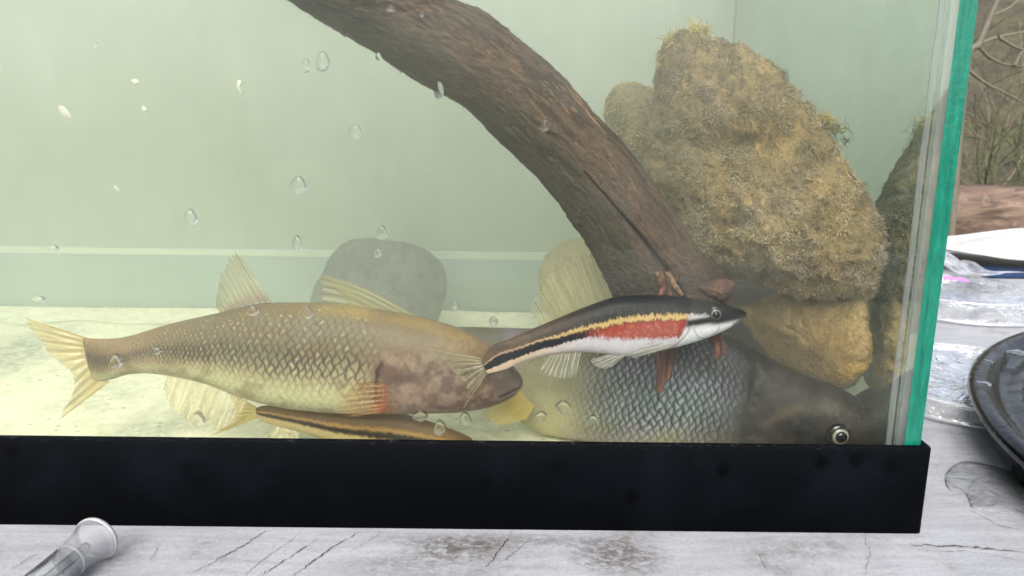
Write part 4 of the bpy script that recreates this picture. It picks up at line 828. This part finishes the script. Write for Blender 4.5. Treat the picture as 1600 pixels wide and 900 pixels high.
def crumple(name, cen, sx, sy, amp, ang, mat, lab, cat, seed, n=70, lift=.0, fr=1.0, single=True, par=None):
    a, b = np.meshgrid(np.linspace(-1, 1, n), np.linspace(-1, 1, n), indexing='ij')
    ra = 1+.12*(vnoise(a*2+seed, b*2)-.5)
    X = a*sx*ra; Y2 = b*sy*ra; g = np.random.default_rng(seed); z = np.zeros_like(a)
    for q in range(26):
        t = g.random()*math.pi; o_ = g.normal(0, .5); d = (a*math.cos(t)+b*math.sin(t)-o_)
        m_ = sst(.9, .1, np.hypot(a-g.normal(0, .6), b-g.normal(0, .6))); z += np.abs(d)*m_*g.normal(0, 1)
    z = z-z.min(); z = z/z.max()*amp+lift*(1+a)*.5
    co, si = math.cos(ang), math.sin(ang)
    V_ = np.stack([cen[0]+X*co-Y2*si, cen[1]+X*si+Y2*co, cen[2]+z], -1)
    o = grid(name, V_, mat, par, smooth=False)
    if single: m = o.modifiers.new('s', 'SOLIDIFY'); m.thickness = .0004
    if lab: center(tag(o, lab, cat))
    return o
M_paper = m_simple('white_paper', (.50, .49, .465), (.58, .57, .55), 40, .8, .2)
c0 = PZ(np.array(1570.), np.array(408.), .006)
crumple('paper', (c0[0]+.03, c0[1], .010), .12, .06, .030, R(-6), M_paper, 'crumpled white paper sheet lying on a dark blue clipboard at the table edge', 'paper', 4)
M_clip = m_simple('dark_blue_board', (.01, .03, .09), (.015, .045, .12), 40, .3, .05)
c1 = PZ(np.array(1590.), np.array(432.), .003)
cb = boxes('clipboard', [(c1[0]-.028, c1[0]+.20, c1[1]+.002, c1[1]+.11, .001, .0075)], M_clip, None, .0012); center(tag(cb, 'dark blue clipboard under the crumpled white paper', 'clipboard'))
M_wrap = m_thin('clear_wrapper', (.95, .96, .98), .08, 1.5, film=.45, filmcol=(.84, .86, .92), rim=.08, fscale=90, lo=.3, hi=.7)
wr_t = thing('wrapper', PZ(np.array(1508.), np.array(432.), .02), 'crumpled clear plastic wrapper with a purple tab on the far plastic lid', 'wrapper')
c2 = PZ(np.array(1512.), np.array(428.), .02)
crumple('film', (c2[0], c2[1], .018), .035, .028, .022, R(25), M_wrap, None, None, 11, single=False, par=wr_t)
M_purp = m_simple('purple_tab', (.40, .18, .45), (.5, .25, .55), 100, .4)
c3 = PZ(np.array(1489.), np.array(442.), .022)
crumple('tab', (c3[0], c3[1]-.004, .024), .009, .005, .004, R(-30), M_purp, None, None, 13, 20, single=False, par=wr_t)
# puddle
M_pud = m_thin('puddle_water', (.97, .98, .98), .02, 1.22, film=.05, bumps=(60, .6, .003, 2.0), rim=.0)
pp = [(1478, 742), (1500, 724), (1545, 728), (1590, 744), (1640, 770), (1630, 815), (1585, 806), (1548, 800), (1520, 795), (1508, 772), (1482, 764)]
o2 = cr(np.array([PZ(np.array(float(a)), np.array(float(b)), 0.) for a, b in pp]), 160, True); cc_ = o2.mean(0); rws = []
for s_, z_ in ((1, .0002), (.985, .0009), (.95, .0013), (.8, .0014), (.5, .0014), (.2, .0014), (.01, .0014)):
    q = cc_+(o2-cc_)*s_; q[:, 2] = z_+(fbm(q[:, 0]*160, q[:, 1]*160, 1.1, 2)-.5)*.0008*(s_ < .99); rws.append(q)
center(tag(grid('puddle', np.array(rws), M_pud, None, wrap=True), 'clear spilled water puddle on the table before the black tub', 'puddle'))

# ================================================================== BEYOND THE TABLE
M_log = N('log_wood'); k = M_log; v = k.mapv(k.obj(), (2, 14, 14)); f = k.noise(3, 8, .7, v, .4); f3 = k.noise(10, 6, .7)
c = k.mix(k.ramp(f, .35, .65), (.06, .038, .028), (.27, .185, .135)); c = k.mix(k.math('MULTIPLY', k.ramp(f3, .55, .7), .7), c, (.62, .58, .54))
M_log = k.done(k.pbr(c, .8, k.bump(f, .8, .02)))
n = 120; xs = np.linspace(.9, 4.4, n); pth = np.stack([xs, 2.95+.12*np.sin(xs*1.2)+0*xs, -.235-.03*(xs-1.9)+.02*np.sin(xs*3)], -1)
Vt = tube_pts(pth, .135*(1+.0*xs), 64); cen = pth[:, None]; dlt = Vt-cen; Vt = cen+dlt*(1+(fbm(Vt[..., 0]*4, Vt[..., 1]*9, Vt[..., 2]*9+9, 4)-.5)*.35)[..., None]
Vt = np.concatenate([cen[:1]+0*Vt[:1], Vt, cen[-1:]+0*Vt[-1:]])
lg = grid('fallen_log', Vt, M_log, None, wrap=True); center(tag(lg, 'thick fallen log with peeling reddish bark beyond the table', 'log'))
M_twig = m_vcol('bare_twigs', .8, 60, .3, .2, .002)
def shrub(x, y, h, nb, lab, name, cat, grp, col, seed, r0=.012, lean=(0, 0), depth=3, droop=0.0):
    g = np.random.default_rng(seed); z0 = float(gz(np.array(x), np.array(y)))-.03; lst = []; trunk = []
    def grow(p, d, l, r, dep):
        m = 7; pts = [p]; dd = d.copy()
        for j in range(m): dd = dd+g.normal(0, .16, 3)+np.array([0, 0, -droop]); dd /= np.linalg.norm(dd); pts.append(pts[-1]+dd*l/m)
        pts = np.array(pts); (trunk if dep == depth else lst).append((pts, np.linspace(r, r*.45, m+1)))
        if dep > 0:
            for q in range(g.integers(2, 5)):
                j = g.integers(2, m+1); nd = dd+g.normal(0, .65, 3)+np.array([0, 0, .12]); nd /= np.linalg.norm(nd); grow(pts[j], nd, l*(.45+.35*g.random()), r*.5, dep-1)
    for b in range(nb):
        d = np.array([g.normal(lean[0], .5), g.normal(lean[1], .4), 1.0]); d /= np.linalg.norm(d); grow(np.array([x+g.normal(0, .08), y+g.normal(0, .08), z0]), d, h*(.35+.35*g.random()), r0*(.6+.6*g.random()), depth)
    t = thing(name, (x, y, z0), lab, cat, grp); mk = lambda L: [np.asarray(col)*(.6+.8*g.random()) for _ in L]
    tubes('stems', trunk, M_twig, t, 6, mk(trunk)); tubes('twigs', lst, M_twig, t, 4, mk(lst)); return t
TW = S(112, 100, 84)
places = [(2.3, 3.6, 1.0, 'low bare shrub close behind the fallen log, nearest of the shrubs'), (2.9, 4.6, 1.3, 'bare shrub on the water side of the log, behind the nearest shrub'),
          (3.5, 4.2, 1.2, 'thick-stemmed bare shrub behind the right end of the fallen log'), (2.7, 6.3, 1.7, 'waist-high tangled grey shrub at the foot of the far bank'),
          (4.0, 6.5, 1.8, 'broad tangled shrub on the far bank, right of the waist-high one'), (3.4, 7.6, 2.2, 'tall bare shrub halfway between the two at the foot of the bank'),
          (5.1, 7.4, 2.2, 'brownish leaning shrub on the right of the far bank'), (4.6, 9.2, 2.6, 'tall pale-stemmed shrub higher up the far slope'),
          (6.0, 9.6, 2.8, 'rightmost tall shrub upslope on the far bank'), (3.3, 10.5, 2.8, 'greenish bare shrub high on the slope behind the others'),
          (5.4, 12.5, 3.4, 'tallest and farthest bare shrub on the wooded slope'), (1.2, 6.8, 1.6, 'bare shrub on the far bank hidden behind the tank, left of the waist-high one')]
for i, (x, y, h, lb) in enumerate(places):
    shrub(x, y, h, 9, lb, 'bare_shrub', 'shrub', 'bare shrubs on the bank', S(112, 104, 86) if i % 3 else S(88, 92, 62), i, r0=.006+.0025*h, droop=.03)
# the forked grey sapling close behind the table
t = thing('sapling', (1.75, 2.45, float(gz(np.array(1.75), np.array(2.45)))-.03), 'forked bare grey sapling standing in front of the log at the right border', 'sapling')
rt_ = np.array([1.75, 2.45, float(gz(np.array(1.75), np.array(2.45)))-.03])
def pj(*pts, Y=2.5): return np.array([rt_]+[P(float(a), float(b), Y) for a, b in pts]) if pts[0][0] is not None else None
tr_ = np.array([P(1495., 330., 2.5), P(1508., 120., 2.5), P(1530., 68., 2.5), P(1548., 25., 2.5), P(1570., -30., 2.5), P(1590., -120., 2.5)]); tr_[0] = [tr_[0][0], 2.5, rt_[2]]
t.location = Vector([float(v) for v in tr_[0]])
tubes('trunk', [(cr(tr_, 40), np.linspace(.014, .006, 40))], M_twig, t, 8, [S(112, 106, 94)])
br_ = [[(1530, 68), (1560, 58), (1610, 48), (1700, 30)], [(1528, 72), (1550, 92), (1585, 103), (1660, 104)], [(1511, 108), (1540, 130), (1580, 150), (1640, 185)], [(1548, 25), (1580, 10), (1620, -30)], [(1585, 103), (1600, 80), (1640, 70)], [(1560, 58), (1590, 75), (1620, 80)]]
tubes('limb', [(cr(np.array([P(float(a), float(b), 2.5+.02*k_) for k_, (a, b) in enumerate(q)]), 24), np.linspace(.006, .002, 24)) for q in br_], M_twig, t, 6, [S(112, 106, 90)*(.8+.4*rng.random()) for _ in br_])
